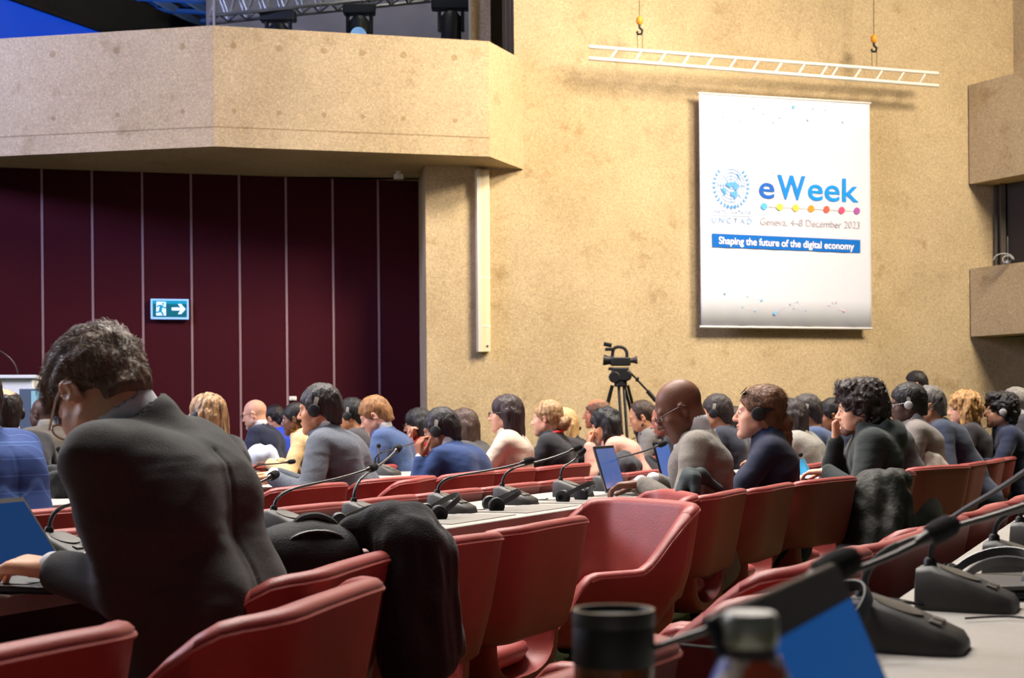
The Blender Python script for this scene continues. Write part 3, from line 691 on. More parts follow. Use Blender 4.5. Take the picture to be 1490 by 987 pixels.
# ------------------------------------------------------------------ furniture
M_LEA = mat('red_leather', (0.30, 0.045, 0.037), 0.48, bump=0.12, bscale=240, var=0.10, vscale=14, spec=0.5, coat=0.0, sheen=.04)
M_LEA_B = mat('red_leather_back', (0.235, 0.028, 0.022), 0.62, bump=0.15, bscale=260, var=0.14, vscale=60, spec=0.3)
M_TUBE = mat('black_tube', lin((30, 30, 32)), 0.35, 0.3)
def sst(a, b, x): t = min(1, max(0, (x - a) / (b - a))); return t * t * (3 - 2 * t)
def chair_parts(root):
    w, yb, R, yf, th = .305, -.25, .135, .27, .05
    pth = []
    for k in range(15): y = yf + (yb + R - yf) * k / 14; pth.append((w, y, 1, 0))
    for k in range(1, 9): a = PI / 2 * k / 8; pth.append((w - R + R * math.cos(a), yb + R - R * math.sin(a), math.cos(a), -math.sin(a)))
    for k in range(1, 7): pth.append((w - R - (2 * (w - R)) * k / 6 , yb, 0, -1))
    for k in range(1, 9): a = PI / 2 * k / 8; pth.append((-(w - R) - R * math.sin(a), yb + R - R * math.cos(a), -math.sin(a), -math.cos(a)))
    for k in range(1, 15): y = yb + R + (yf - yb - R) * k / 14; pth.append((-w, y, -1, 0))
    def prof(x, y):
        zt = .79 - .185 * sst(-.205, -.02, y) - .17 * sst(.12, .285, y) ** 1.6
        zt -= .012 * (abs(x) / w) ** 4
        zb = .475 - .12 * sst(-.20, -.06, y) + .015 * sst(.1, .27, y)
        return zt, zb
    rings = []
    for (x, y, nx, ny) in pth:
        zt, zb = prof(x, y); zt = max(zt, zb + .05); c = V((x, y, 0)); n = V((nx, ny, 0)); bk = sst(.05, -.2, y)
        def at(off, z):
            lean = .20 * max(0, z - .46) * bk + .02 * (1 - bk); fl = 1.0 - .22 * sst(.62, .34, z) * (0.55 + .45 * bk)
            p = V((c.x * fl, c.y, 0)) + n * off; return V((p.x, p.y - lean * bk, z))
        ring = []; h = th / 2; rr = min(.022, (zt - zb) / 3)
        for j in range(6): ring.append(at(h, zb + .012 + (zt - rr - zb - .012) * j / 5))
        for j in range(1, 6): a = PI * j / 6; ring.append(at(h * math.cos(a) * 1.12, zt - rr + rr * math.sin(a)))
        for j in range(6): ring.append(at(-h, zt - rr - (zt - rr - zb - .012) * j / 5))
        ring.append(at(-h * .5, zb)); ring.append(at(h * .5, zb)); rings.append(ring)
    nA = 17
    b = MB(); b.loft(rings[nA - 1:len(rings) - nA + 1]); b.build('backrest', M_LEA, root, sharp=60)
    for sl in (rings[:nA], rings[len(rings) - nA:]):
        b = MB(); b.loft(sl); b.build('armrest', M_LEA, root, sharp=60)
    pip = [r[5] + V((0, -.001, .002)) for r in rings]
    b = MB(); b.tube(pip[4:-4], .0045, 6); b.build('piping', M_LEA, root)
    # bucket seat: a U-shaped trough open at the rear
    rg = []
    for (y, sc, dz) in ((-.235, .93, .012), (-.22, .97, .004), (-.18, 1, 0), (.05, 1, 0), (.22, 1, .01), (.262, .97, .03), (.282, .9, .05)):
        r = []; n = 14
        def up_(a, rx, bot):
            cx, cz = -math.cos(a), math.sin(a)
            return V((rx * sc * (abs(cx) ** .75) * (1 if cx > 0 else -1), y, .475 - (.475 - bot - dz) * (cz ** .7)))
        for i in range(n + 1): r.append(up_(PI * i / n, .236, .322))
        for i in range(n + 1): r.append(up_(PI - PI * i / n, .206, .352))
        rg.append(r)
    b = MB(); b.loft(rg); b.build('seat', M_LEA, root, sharp=60)
    rg = []
    for z, sc in ((.362, .70), (.385, .93), (.41, 1), (.43, .98), (.438, .9), (.441, .65)):
        r = []
        for i in range(28):
            a = 2 * PI * i / 28; cx, cy = math.cos(a), math.sin(a)
            r.append(V((.203 * sc * (abs(cx) ** .5) * (1 if cx > 0 else -1), .035 + .225 * sc * (abs(cy) ** .5) * (1 if cy > 0 else -1), z)))
        rg.append(r)
    b = MB(); b.loft(rg); b.build('seat_cushion', M_LEA, root, sharp=60)
    b = MB(); b.cyl((0, 0, .06), (0, 0, .34), .026, n=14); b.cyl((0, 0, .30), (0, 0, .345), .06, .09, n=14); b.build('post', M_STEEL, root)
    for k in range(4):
        a = PI / 4 + k * PI / 2; d = V((math.cos(a), math.sin(a), 0)); b = MB()
        b.cyl(d * .015 + V((0, 0, .075)), d * .28 + V((0, 0, .035)), .02, .016, n=10); b.cyl(d * .265 + V((0, 0, .0)), d * .265 + V((0, 0, .04)), .017, n=10)
        b.build('base_leg', M_TUBE, root)
CH0 = thing('conference_armchair', 'tmp', 'chair'); chair_parts(CH0); CH_USED = [False]
CHAIRS = []
def chair(x, y, yaw_deg, label, group='red leather conference armchairs'):
    if CH_USED[0]: o = copy_tree(CH0)
    else: o = CH0; CH_USED[0] = True
    o.location = (x, y, 0); o.rotation_euler = (0, 0, math.radians(yaw_deg)); tag(o, label, 'chair', group); CHAIRS.append(o); return o
def chair_corner(px, Y, label, dyaw=0.0, z=.79):
    """px: where the far upper corner of the back shows; Y: its distance"""
    a, b = ray(px, 700); yaw = math.radians(YAW0 + dyaw); f = V((-math.sin(yaw), math.cos(yaw), 0)); r = V((math.cos(yaw), math.sin(yaw), 0))
    c = V((a * Y, Y, 0)) - r * .265 + f * .30
    return chair(c.x, c.y, YAW0 + dyaw, label)
chair_corner(190, 1.95, 'red leather armchair at the bottom left corner, empty, nearest of all')
chair_corner(545, 2.5, 'red leather armchair behind the typing man in charcoal suit', 12)
chair_corner(565, 3.05, 'red leather armchair holding the black backpack and dark coat', 12)
chair_corner(728, 3.5, 'red leather armchair just right of the hanging black coat', -6)
chair_corner(850, 4.08, 'empty red leather armchair with a gap under its back, left of the swivelled one')
p = W(838, 800, 4.66); chair(p.x, p.y, 121, 'empty red leather armchair swivelled to show its inner back and near arm')
p = W(872, 760, 5.34); chair(p.x, p.y, 98, 'red leather armchair swivelled, mostly hidden behind the other swivelled one')
chair_corner(1080, 5.64, 'empty red leather armchair with teal jacket over it, in front of the bald man', 2)
chair_corner(1150, 6.15, 'red leather armchair of the bald man in grey suit', 0)
chair_corner(1244, 6.75, 'red leather armchair of the woman in navy jacket, left of the hooded man', -12)
chair_corner(1328, 7.35, 'red leather armchair with an olive-black jacket hung over its back', -6)
chair_corner(1411, 8.3, 'red leather armchair with sloped arm behind dark jacket man, beside the hooded man', -25)
chair_corner(1431, 9.0, 'red leather armchair behind the man in pale grey suit with white headset', -4)
chair_corner(1457, 9.7, 'red leather armchair behind the grey-haired man in blue suit, right side')
chair_corner(1479, 10.4, 'red leather armchair behind the curly blonde woman')
chair_corner(1496, 11.0, 'red leather armchair at the right frame edge behind the navy suited listener')
# chairs whose backs stand against the far edge of each table
CAPN = ['leftmost, half hidden by the typing man', 'beyond the backpack', 'beyond the microphone left of the coat', 'beyond the second microphone with headphones', 'beyond the third microphone with headphones', 'beyond the microphone left of the silver laptop', 'beyond the silver laptop', 'right of the silver laptop', 'left of the bald man in grey suit']
for px, nm in zip((146, 500, 606, 700, 783, 850, 911, 962, 1003), CAPN):
    chair_corner(px, rowY(px, 1.17) + .05, 'red armchair backed against the middle table, ' + nm)
for px, nm in ((119, 'under the man in checked blue jacket'), (505, 'left of the leaning man in dark grey suit'), (630, 'empty, wide back, in front of blue suit man'), (719, 'behind the blue suit man with headset'), (778, 'behind the woman in cream blazer'), (838, 'behind the woman with hair bun'), (858, 'next to the woman with hair bun')):
    chair_corner(px, rowY(px, 2.05 if px > 200 else 1.9), 'red armchair ' + nm, -8 if px == 630 else 0)
for px, nm in ((116, 'left of the typing man, pink-lit back'), (66, 'at left behind the folded black coat'), (410, 'in front of the papers and cuffs'), (555, 'left of the ginger man'), (592, 'under the red jacket woman elbow')):
    chair_corner(px, rowY(px, 3.22), 'distant red armchair ' + nm)
for px, nm in ((90, 'below the dark-skinned man in grey suit'), (386, 'with pale coat, below the bald man in navy')):
    chair_corner(px, rowY(px, 4.1), 'distant red armchair ' + nm)
for px, Y, nm in ((1178, 9.6, 'below the man in blue suit with headset'), (1207, 9.2, 'left of the hooded man elbow'), (1404, 10.6, 'between the grey suit and blue suit men'), (925, 11.6, 'below the bearded man in grey suit'), (958, 11.0, 'between the bearded man and bald man')):
    chair_corner(px, Y, 'distant red armchair ' + nm)
# chairs against the nearest table at lower right
for k, (px, Y, nm) in enumerate(((842, 1.47, 'left of the travel mug'), (975, 1.78, 'right of the travel mug'), (1240, 2.62, 'left of the blurred microphone head'), (1256, 3.02, 'by the blurred microphone stem'), (1352, 3.5, 'under the second microphone head'), (1400, 3.95, 'right of the second microphone head'), (1458, 4.5, 'crossed by two microphone stems'), (1500, 5.0, 'at the right frame edge'))):
    a, b = ray(px, 700); s_ = None
    c0 = V((a * Y, Y, 0))
    chair_corner(px, Y, 'red armchair against the near table, ' + nm, -4)

M_TOP = mat('table_top', lin((168, 163, 156)), 0.45, var=.05, vscale=90, bump=.03, bscale=300)
M_TOPEDGE = mat('table_inlay', lin((128, 124, 118)), 0.5, var=.05, vscale=60)
M_TSKIRT = mat('table_skirt', lin((38, 34, 34)), 0.7)
def table(t0, t1, s0, s1, label, inlays=0.56, z=0.74):
    o = RT(s0, (t0 + t1) / 2); L = s1 - s0; D = (t1 - t0)
    tb = thing('conference_table', label, 'table', o, math.atan2(DS.y, DS.x))     # local x along the row, +y facing
    b = MB(); b.box((L / 2, 0, z - .018), (L / 2, D / 2, .018)); b.build('tabletop', M_TOP, tb, bevel=.004)
    b = MB(); b.box((L / 2, D / 2 - .06, z - .32), (L / 2 - .1, .012, .28)); b.build('modesty_panel', M_TSKIRT, tb)
    n = int(L / 1.7)
    for k in range(n + 1):
        b = MB(); x = .3 + (L - .6) * k / max(1, n); b.cyl((x, 0, .02), (x, 0, z - .036), .025, n=12); b.box((x, 0, .012), (.05, .22, .012)); b.build('leg', M_TUBE, tb)
    if inlays:
        x = .25
        while x < min(L, 9):
            b = MB(); b.box((x, -D / 2 + .155, z + .0008), (.235, .105, .0014)); b.build('desk_inlay', M_TOPEDGE, tb, smooth=False); x += inlays
    return tb
table(-1.52, -.955, -3.2, 3.2, 'near grey conference table at lower right with microphones, mug and bottle', 0)
table(.56, 1.12, -1.3, 9.3, 'middle long grey conference table in front of the typing men')
table(2.66, 3.18, -1.5, 9.0, 'second grey conference table, before the leaning man in dark grey', 0)
table(4.72, 5.2, 0.0, 8.6, 'distant grey conference table before the far rows', 0)

# ------------------------------------------------------------------ microphones
M_MIC = mat('mic_grey', lin((58, 56, 54)), 0.55, bump=.04, bscale=300)
M_MICTOP = mat('mic_panel', lin((98, 94, 88)), 0.45)
M_FOAM = mat('mic_foam', lin((24, 24, 25)), 0.95, bump=.5, bscale=500)
M_GOOSE = mat('gooseneck', lin((66, 62, 60)), 0.38, 0.4)
def mic(px, t, label, head=None, headY=None, zt=.74, pos=None, dyaw=0.0, r=1.0):
    if pos is None: Y = rowY(px, t); a, b = ray(px, 740); pos = V((a * Y, Y, zt))
    pos = V((pos[0], pos[1], zt)); yaw = math.radians(YAW0 + 180 + dyaw)
    m = thing('conference_microphone', label, 'microphone', pos, yaw, 'desk microphones on the conference tables')
    rg = []
    for y, w, h in ((-.072, .030, .040), (-.068, .046, .066), (-.045, .052, .070), (0, .058, .056), (.05, .060, .036), (.078, .054, .024), (.086, .040, .014)):
        rg.append([V((-w, y, 0)), V((-w * 1.0, y, h * .35)), V((-w * .86, y, h * .88)), V((-w * .7, y, h)), V((w * .7, y, h)), V((w * .86, y, h * .88)), V((w, y, h * .35)), V((w, y, 0))])
    b = MB(); b.loft(rg); b.build('base', M_MIC, m, sharp=50)
    sl = math.atan2(-.038, .115); R = Matrix.Rotation(sl, 3, 'X')
    b = MB(); b.lathe([(.033, 0), (.034, .003), (.0, .004)], (0, -.003, .0555), 20, R); b.build('speaker_grille', M_MICTOP, m)
    for x in (-.016, .016): b = MB(); b.box((x, .048, .038), (.011, .008, .003), R); b.build('button', M_MICTOP, m, bevel=.001)
    root = V((.0, -.05, .066))
    if head is not None:
        hw = W(head[0], head[1], headY if headY else pos.y + .02); inv = Matrix.Rotation(-yaw, 3, 'Z'); hl = inv @ (hw - pos)
    else: hl = V((.03, .28, .20))
    d = hl - root; bend = V((d.x * .08, d.y * .08, d.length * .36))
    p = bez(root, root + V((0, 0, min(.10, max(.03, d.z * .6 + .02)))), root + d * .38 + V((0, 0, .012)), hl, 18)
    b = MB(); b.lathe([(.011, 0), (.0105, .018), (.007, .022)], root - V((0, 0, .006)), 12); b.build('collar', M_BLACK, m)
    k = 7
    b = MB(); b.tube(p[:k + 1], .0052 * r, 8); b.build('flexible_neck', M_BLACK, m)
    b = MB(); b.tube(p[k:], .0040 * r, 8); b.build('gooseneck', M_GOOSE, m)
    dr = (p[-1] - p[-3]).normalized(); Rm = dr.to_track_quat('Z', 'Y').to_matrix()
    b = MB(); b.lathe([(.005, -.012), (.007, -.002), (.009, .008)], p[-1], 12, Rm); b.build('capsule', M_GOOSE, m)
    b = MB(); b.lathe([(.008, .004), (.0125, .008), (.0135, .02), (.0125, .036), (.008, .044), (.0, .047)], p[-1], 14, Rm); b.build('windscreen', M_FOAM, m)
    return m
mic(-62, .88, 'desk microphone whose black head pokes in at the left edge', (-12, 677), 3.35)
mic(96, .90, 'desk microphone beside the typing man hands, stem curving behind him', (158, 712), 3.25)
mic(330, .88, 'desk microphone hidden behind the typing man, head near white papers', (392, 695), 4.05)
mic(420, .88, 'desk microphone behind the black backpack with long stem rising right', (536, 683), 4.45)
mic(535, .88, 'desk microphone behind the black coat with upright stem', (576, 656), 4.85)
mic(655, .88, 'desk microphone nearest right of the black coat, long low stem', (761, 673), 5.1)
mic(748, .88, 'desk microphone in middle of the table, stem toward the bun woman', (833, 655), 5.6)
mic(832, .88, 'desk microphone left of the silver laptop, steep stem', (841, 664), 6.0)
mic(888, .90, 'desk microphone behind the silver laptop, stem toward bald man', (957, 649), 6.3)
mic(1183, .86, 'desk microphone on the table beside the hooded man', (1165, 662), 7.6)
mic(128, 2.92, 'desk microphone left of the typing man on second table', (92, 662), 6.2)
mic(380, 2.95, 'distant desk microphone in front of the cream jacket woman', (418, 673), 7.5)
mic(562, 2.92, 'distant desk microphone behind the leaning man shoulder', (551, 650), 8.2)
mic(556, 2.99, 'distant desk microphone with low stem toward blue suit man', (611, 641), 8.4)
mic(820, 2.92, 'distant desk microphone beside the blonde hair', (842, 625), 10.6)
mic(912, 2.92, 'distant desk microphone before the bearded man', (933, 633), 11.2)
mic(0, 0, 'distant desk microphone behind the pale grey suit man', (1366, 583), 8.9, pos=(2.55, 9.6))
mic(0, 0, 'distant desk microphone left of the navy suited listener', (1440, 620), 10.6, pos=(3.35, 11.0))
# near table
mic(0, 0, 'nearest desk microphone, blurred, its head above the laptop lid', (1180, 846), 1.12, pos=(.105, 1.06), r=.75)
mic(0, 0, 'near desk microphone behind the laptop lid, head over red chairs', (1346, 784), 1.58, pos=(.32, 1.50), r=1.0)
mic(0, 0, 'near desk microphone with headband looped over its base', (1580, 700), 1.86, pos=(.525, 1.93))
mic(0, 0, 'near desk microphone further along, stem crossing the red chairs', (1530, 655), 2.15, pos=(.735, 2.33))
mic(0, 0, 'near table microphone at the right edge, third from the laptop', (1560, 720), 2.7, pos=(1.00, 2.80))
mic(0, 0, 'near table microphone far along the right edge', (1570, 700), 3.1, pos=(1.23, 3.30))

M_BAND = mat('headphone_band', lin((70, 70, 72)), 0.35, 0.3); M_SILV = mat('headphone_silver', lin((176, 172, 166)), 0.3, 0.6)
def headphones(pos, yaw, label, tilt=25, roll=0, R=.078, silver=False):
    h = thing('headphones', label, 'headphones', pos, yaw, 'interpretation headphones on the tables')
    T = Matrix.Rotation(math.radians(tilt), 3, 'X')
    def q(v): return T @ V(v) + V((0, 0, .022))
    b = MB(); n = 22; rg = []
    for i in range(n + 1):
        a = PI * i / n; c = V((math.cos(a) * R, math.sin(a) * R * 1.25, 0)); rd_ = V((math.cos(a), math.sin(a), 0))
        rg.append([q(c + rd_ * .0015 + V((0, 0, .009))), q(c + rd_ * .0025), q(c + rd_ * .0015 - V((0, 0, .009))), q(c - rd_ * .0015 - V((0, 0, .009))), q(c - rd_ * .0015 + V((0, 0, .009)))])
    b.loft(rg); b.build('headband', M_BAND, h)
    for sx in (-1, 1):
        Rc = Matrix.Rotation(math.radians(90 * sx), 3, 'Y') 
        b = MB(); b.lathe([(.012, -.016), (.026, -.013), (.030, -.004), (.027, .002)], q((sx * R * .98, -.012, 0)), 20, T @ Rc); cu = b.build('ear_cup', M_SILV if silver else M_BLACK, h)
        b = MB(); b.tor = None; b.lathe([(.022, .002), (.029, .005), (.026, .014), (.014, .016), (.008, .010)], q((sx * R * .98, -.012, 0)), 20, T @ Rc @ Matrix.Rotation(PI, 3, 'X') if False else T @ Rc); b.build('ear_pad', M_FOAM, cu)
    b = MB(); b.tube(catm([q((R, -.03, 0)), V((R + .03, -.08, .006)), V((R - .02, -.14, .004)), V((0, -.12, .004)), V((-.06, -.16, .004))], 5), .0018, 6); b.build('cord', M_BLACK, h)
    return h
def hp(px, t, label, yaw, tilt, zt=.742, **k):
    Y = rowY(px, t); a, b = ray(px, 740); headphones(V((a * Y, Y, zt)), math.radians(yaw), label, tilt, **k)
hp(512, .80, 'headphones looped at microphone base behind the black coat', -60, 25)
hp(633, .80, 'headphones with round cups, leftmost beside the black coat', -70, 32)
hp(722, .80, 'headphones in the middle of the table by the second microphone', -80, 26)
hp(836, .74, 'headphones in front of the steep microphone left of silver laptop', -120, 30)
headphones((.395, 1.90, .745), math.radians(-75), 'headphones hooked around the near microphone base at lower right', 38)
headphones((.80, 2.30, .742), math.radians(-20), 'headphones with silver cups on near table behind black tablet', 30, silver=True)
headphones((.86, 2.55, .742), math.radians(-40), 'second headphones further along near table at right edge', 26)

# ------------------------------------------------------------------ laptops
M_SCR = mat('screen_on', lin((40, 74, 132)), .15, emit=lin((60, 104, 180)), estr=.55, spec=.6)
M_LAPD = mat('laptop_dark', lin((36, 36, 40)), .4, .3); M_LAPS = mat('laptop_silver', lin((150, 148, 146)), .35, .6)
def laptop(pos, yaw_deg, open_deg, label, body, scr, w=.31, d=.21, lidh=.205, inset=.014):
    """local: hinge along x at y=0, the keyboard towards -y"""
    L = thing('laptop', label, 'laptop', pos, math.radians(yaw_deg))
    b = MB(); b.box((0, -d / 2, .007), (w / 2, d / 2, .007)); b.build('base', body, L, bevel=.004)
    b = MB(); b.box((0, -d * .40, .0148), (w * .43, d * .24, .0012))
    ko = b.build('keyboard', M_BLACK, L)
    for r in range(4):
        for c_ in range(11):
            pass
    b = MB(); b.box((0, -d * .82, .0146), (w * .17, d * .13, .0008)); b.build('touchpad', mat('touchpad', lin((90, 90, 92)), .4), L)
    R = Matrix.Rotation(-math.radians(open_deg - 90), 3, 'X')
    b = MB(); b.box(R @ V((0, 0.004, lidh / 2)) + V((0, 0, .012)), (w / 2, .004, lidh / 2), R); lid = b.build('lid', body, L, bevel=.003)
    b = MB(); b.box(R @ V((0, -.0008, lidh / 2)) + V((0, 0, .012)), (w / 2 - .002, .0006, lidh / 2 - .002), R); b.build('bezel', M_BLACK, lid)
    b = MB(); vs = [R @ V((x, -.0024, z)) + V((0, 0, .012)) for x, z in ((-w / 2 + .01, .016), (w / 2 - .01, .016), (w / 2 - .01, lidh - inset), (-w / 2 + .01, lidh - inset))]
    b.add(vs, [(0, 1, 2, 3)]); b.build('display', scr, lid, smooth=False)
    return L
M_SCR2 = mat('screen_reflecting', lin((14, 30, 62)), .06, emit=lin((22, 62, 112)), estr=.6, spec=.8)
M_SCR3 = mat('screen_near', lin((2, 8, 14)), .45, emit=lin((2, 66, 126)), estr=.9, spec=.15)
UY = YAW0                # hinge side looks the way people face; keyboard towards the person
# ------------------------------------------------------------------ people
def rotm(yaw=0, pitch=0, roll=0):
    return Matrix.Rotation(math.radians(yaw), 4, 'Z') @ Matrix.Rotation(-math.radians(pitch), 4, 'X') @ Matrix.Rotation(math.radians(roll), 4, 'Y')
def head_prims(s, fem=False, beard=False):
    s.ell((0, -.010, .040), (.074, .096, .086), k=.02)
    s.ell((0, .033, -.028), (.058, .058, .084), k=.03)
    for x in (-1, 1):
        s.cap((x * .053, .002, -.055), (x * .018, .068, -.100), .018, .014, k=.03)
        s.ell((x * .042, .056, -.022), (.020, .022, .018), k=.025); s.ell((x * .034, .046, -.056), (.026, .028, .032), k=.03)
    s.ell((0, .075, -.100), (.019, .017, .017), k=.02)
    s.cap((-.036, .080, .022), (.036, .080, .022), .011 if not fem else .008, k=.02)
    s.cap((0, .088, .012), (0, .111, -.030), .0075, .0105, k=.012)
    for x in (-1, 1): s.ell((x * .011, .100, -.034), (.008, .010, .007), k=.008)
    s.ell((0, .092, -.058), (.021, .010, .0055), k=.008); s.ell((0, .090, -.069), (.018, .010, .0065), k=.008)
    s.ell((0, .104, -.0635), (.03, .012, .0016), k=.004, mode='-')
    for x in (-1, 1):
        s.ell((x * .034, .104, .002), (.016, .018 if not fem else .014, .010), k=.016, mode='-')
        s.ell((x * .032, .078, .003), (.013, .012, .012), k=.004)
        Rm = Matrix.Rotation(x * math.radians(-24), 3, 'Z') @ Matrix.Rotation(math.radians(-12), 3, 'X')
        s.ell((x * .079, -.010, -.004), (.0095, .019, .032), Rm, k=.006)
        s.ell((x * .088, -.005, -.002), (.007, .009, .017), Rm, k=.006, mode='-')
def hair_sdf(style, down):
    s = SDF(); amp, fr, st = .004, 70, (1, 1, .35)
    def face_cut(y=.12, ry=.075, z=-.035, rz=.10, rx=.12): s.ell((0, y, z), (rx, ry, rz), k=.012, mode='-')
    def ears(): 
        for x in (-1, 1): s.ell((x * .09, -.006, -.010), (.026, .024, .033), k=.006, mode='-')
    def nape(z=-.072, zf=-.03, yf=-.02):
        s.box((0, .08 + yf + .02, zf - .1), (.2, .1, .1), .002, k=.012, mode='-'); s.box((0, 0, z - .1), (.2, .2, .1), .002, k=.012, mode='-')
    if style in ('short', 'crop', 'receding', 'fringe'):
        g = .0055 if style == 'crop' else .009
        s.ell((0, -.012, .042), (.076 + g, .098 + g, .087 + g * 1.4), k=.01)
        s.cap((0, -.06, .0), (0, -.062, -.07), .062, .052, k=.02)
        if style == 'receding': face_cut(.12, .095, .02, .105); 
        else: face_cut()
        ears(); nape()
        if style == 'fringe': s.ell((0, .015, .13), (.07, .115, .09), k=.01, mode='-')
        amp = .002 if style == 'crop' else .0045
    elif style == 'quiff':       # short back and sides, longer swept top
        s.ell((0, -.011, .042), (.0785, .1005, .090), k=.01)
        s.cap((0, -.058, .0), (0, -.060, -.06), .056, .046, k=.02)
        s.ell((0, .010, .088), (.068, .100, .050), k=.02); s.ell((0, .022, .095), (.066, .092, .050), k=.02); s.ell((0, .082, .088), (.055, .034, .036), k=.02); s.ell((.0, .104, .066), (.050, .022, .026), k=.012)
        face_cut(.125, .078, -.035, .088); ears(); nape(-.062)
        amp, fr = .005, 60; st = (1, .28, .6)
    elif style == 'curly':
        s.ell((0, -.022, .052), (.104, .124, .108), k=.01); s.ell((0, -.075, -.02), (.085, .06, .085), k=.03); s.ell((0, .06, .105), (.07, .055, .05), k=.02)
        face_cut(.14, .085, -.04, .105, .1); amp, fr, st = .014, 42, (1, 1, 1)
        s.box((0, .12, -.14), (.2, .1, .1), .002, k=.02, mode='-')
    elif style == 'curlybob':
        s.ell((0, -.018, .045), (.102, .122, .105), k=.01)
        for x in (-1, 1): s.cap((x * .068, -.02, .01), (x * .078, -.015, -.10), .045, .04, k=.03)
        s.cap((0, -.07, .0), (0, -.07, -.11), .07, .06, k=.03)
        face_cut(.14, .085, -.05, .125, .075); amp, fr, st = .012, 40, (1, 1, .6)
    elif style in ('long', 'bob', 'wavy'):
        s.ell((0, -.012, .044), (.088, .109, .096), k=.01)
        L = {'long': .32, 'bob': .13, 'wavy': .25}[style]
        dn = V(down)
        for x in (-1, 1):
            a = V((x * .06, -.03, .01)); b = a + dn * (L * .95) + V((x * .012, -.02, 0)); s.cap(a, b, .042, .030 if style != 'wavy' else .04, k=.03)
        a = V((0, -.055, .01)); b = a + dn * L + V((0, -.03, 0)); s.cap(a, b, .066, .052, k=.03)
        for x in (-1, 1): a = V((x * .045, -.07, 0)); s.cap(a, a + dn * L * 1.05 + V((x * .01, -.02, 0)), .045, .034, k=.02)
        face_cut(.135, .082, -.06, .135, .072)
        amp, fr, st = (.005, 80, (1, 1, .12)) if style != 'wavy' else (.012, 34, (1, 1, .45))
    elif style in ('bun', 'tail'):
        s.ell((0, -.014, .043), (.084, .106, .095), k=.01); s.cap((0, -.05, 0), (0, -.07, -.045), .07, .05, k=.02)
        face_cut(.12, .078, -.04, .105); ears(); nape(-.085, -.035)
        if style == 'bun':
            s.ell((0, -.130, -.03), (.055, .042, .042), k=.012); s.ell((0.0, -.150, -.005), (.035, .03, .026), k=.012); s.ell((0.02, -.122, -.06), (.035, .03, .024), k=.012)
        else:
            dn = V(down); a = V((0, -.118, -.03)); s.ell(a, (.04, .035, .035), k=.02); s.cap(a, a + dn * .11 + V((0, -.012, 0)), .038, .026, k=.02); s.ell((0, -.05, .06), (.085, .075, .075), k=.02)
        amp, fr, st = .004, 60, (1, .3, .8)
    elif style == 'afro':
        s.ell((0, -.016, .046), (.088, .110, .098), k=.01); s.cap((0, -.06, 0), (0, -.064, -.06), .064, .055, k=.02); face_cut(); ears(); nape(); amp, fr, st = .004, 120, (1, 1, 1)
    elif style == 'beard':
        s.ell((0, .033, -.028), (.0605, .0605, .0865), k=.03)
        for x in (-1, 1): s.cap((x * .053, .002, -.055), (x * .018, .068, -.100), .0205, .0165, k=.03)
        s.ell((0, .075, -.100), (.0215, .0195, .0195), k=.02)
        s.box((0, 0, .08), (.2, .2, .12), .002, k=.01, mode='-'); s.ell((0, .09, -.02), (.047, .05, .03), k=.01, mode='-'); s.box((0, -.125, 0), (.2, .12, .3), .002, k=.01, mode='-'); s.ell((0, .105, -.062), (.022, .02, .011), k=.006, mode='-')
        amp, fr, st = .0012, 120, (1, 1, 1)
    return s, amp, fr, st
def hand_prims(s, wrist, dirv, nrm, side, curl=(25, 30, 20), thumb=35, spread=4, sc=1.0):
    """wrist point, finger direction, back-of-hand normal, side=+1 if the thumb lies on dir x nrm side"""
    y = V(dirv).normalized(); z = V(nrm); z = (z - y * z.dot(y)).normalized(); x = y.cross(z) * side
    M0 = s.M
    def P(a, b, c): return V(wrist) + (x * a + y * b + z * c) * sc
    for a in (.026, .009, -.009, -.026):
        s.cap(P(a * .65, .012, 0), P(a, .080, .004), .0135 * sc, .0115 * sc, k=.014)
    for a, L, da in ((.029, .074, spread), (.010, .082, spread * .3), (-.010, .077, -spread * .4), (-.028, .060, -spread * 1.3)):
        p = P(a, .083, .004); ang = 0; r = .0092 * sc
        for q, (l, c) in enumerate(zip((.46, .30, .24), curl)):
            ang += math.radians(c); d = (y * math.cos(ang) - z * math.sin(ang) + x * math.sin(math.radians(da)))
            e = p + d * (L * l * sc); s.cap(p, e, r, r * .92, k=.004); p = e; r *= .92
    p = P(.024, .022, -.004); t = math.radians(thumb)
    for l, rr, bend in ((.036, .0125, 0), (.032, .0105, 12), (.026, .0092, 16)):
        t -= math.radians(bend); d = x * math.sin(t) + y * math.cos(t) - z * .28
        e = p + d.normalized() * l * sc; s.cap(p, e, rr * sc, rr * .9 * sc, k=.006); p = e
def ik(a, b, l1, l2, hint):
    d = b - a; L = d.length
    if L > (l1 + l2) * .998: b = a + d * ((l1 + l2) * .998 / L); d = b - a; L = d.length
    x = (l1 * l1 - l2 * l2 + L * L) / (2 * L); h = math.sqrt(max(0, l1 * l1 - x * x)); u = d / L
    hv = V(hint); hv = (hv - u * hv.dot(u)).normalized(); return a + u * x + hv * h, b
PERSONS = []
STRANDS = {'quiff': (4200, .034, .0007, lambda p: (0, .8 if p.z > .07 else -.35, .35 if p.z > .07 and p.y < .05 else -.5)),
           'curly': (2600, .028, .0009, lambda p: (math.sin(p.z * 90), math.cos(p.x * 80), math.sin(p.y * 85))),
           'tail': (2200, .026, .0007, lambda p: (0, -1, -.15))}
M_EYE = mat('eye_white', lin((225, 220, 212)), .3); M_IRIS = mat('eye_dark', lin((30, 20, 16)), .2)
M_SHIRT = mat('shirt_white', lin((224, 224, 230)), .8, bump=.1, bscale=200); M_TROU = mat('trousers_dark', lin((34, 35, 40)), .85, bump=.2, bscale=200)
M_GOLD = mat('lens_frame', lin((60, 40, 34)), .35); M_CLEAR = mat('frame_clear', lin((190, 165, 150)), .3)
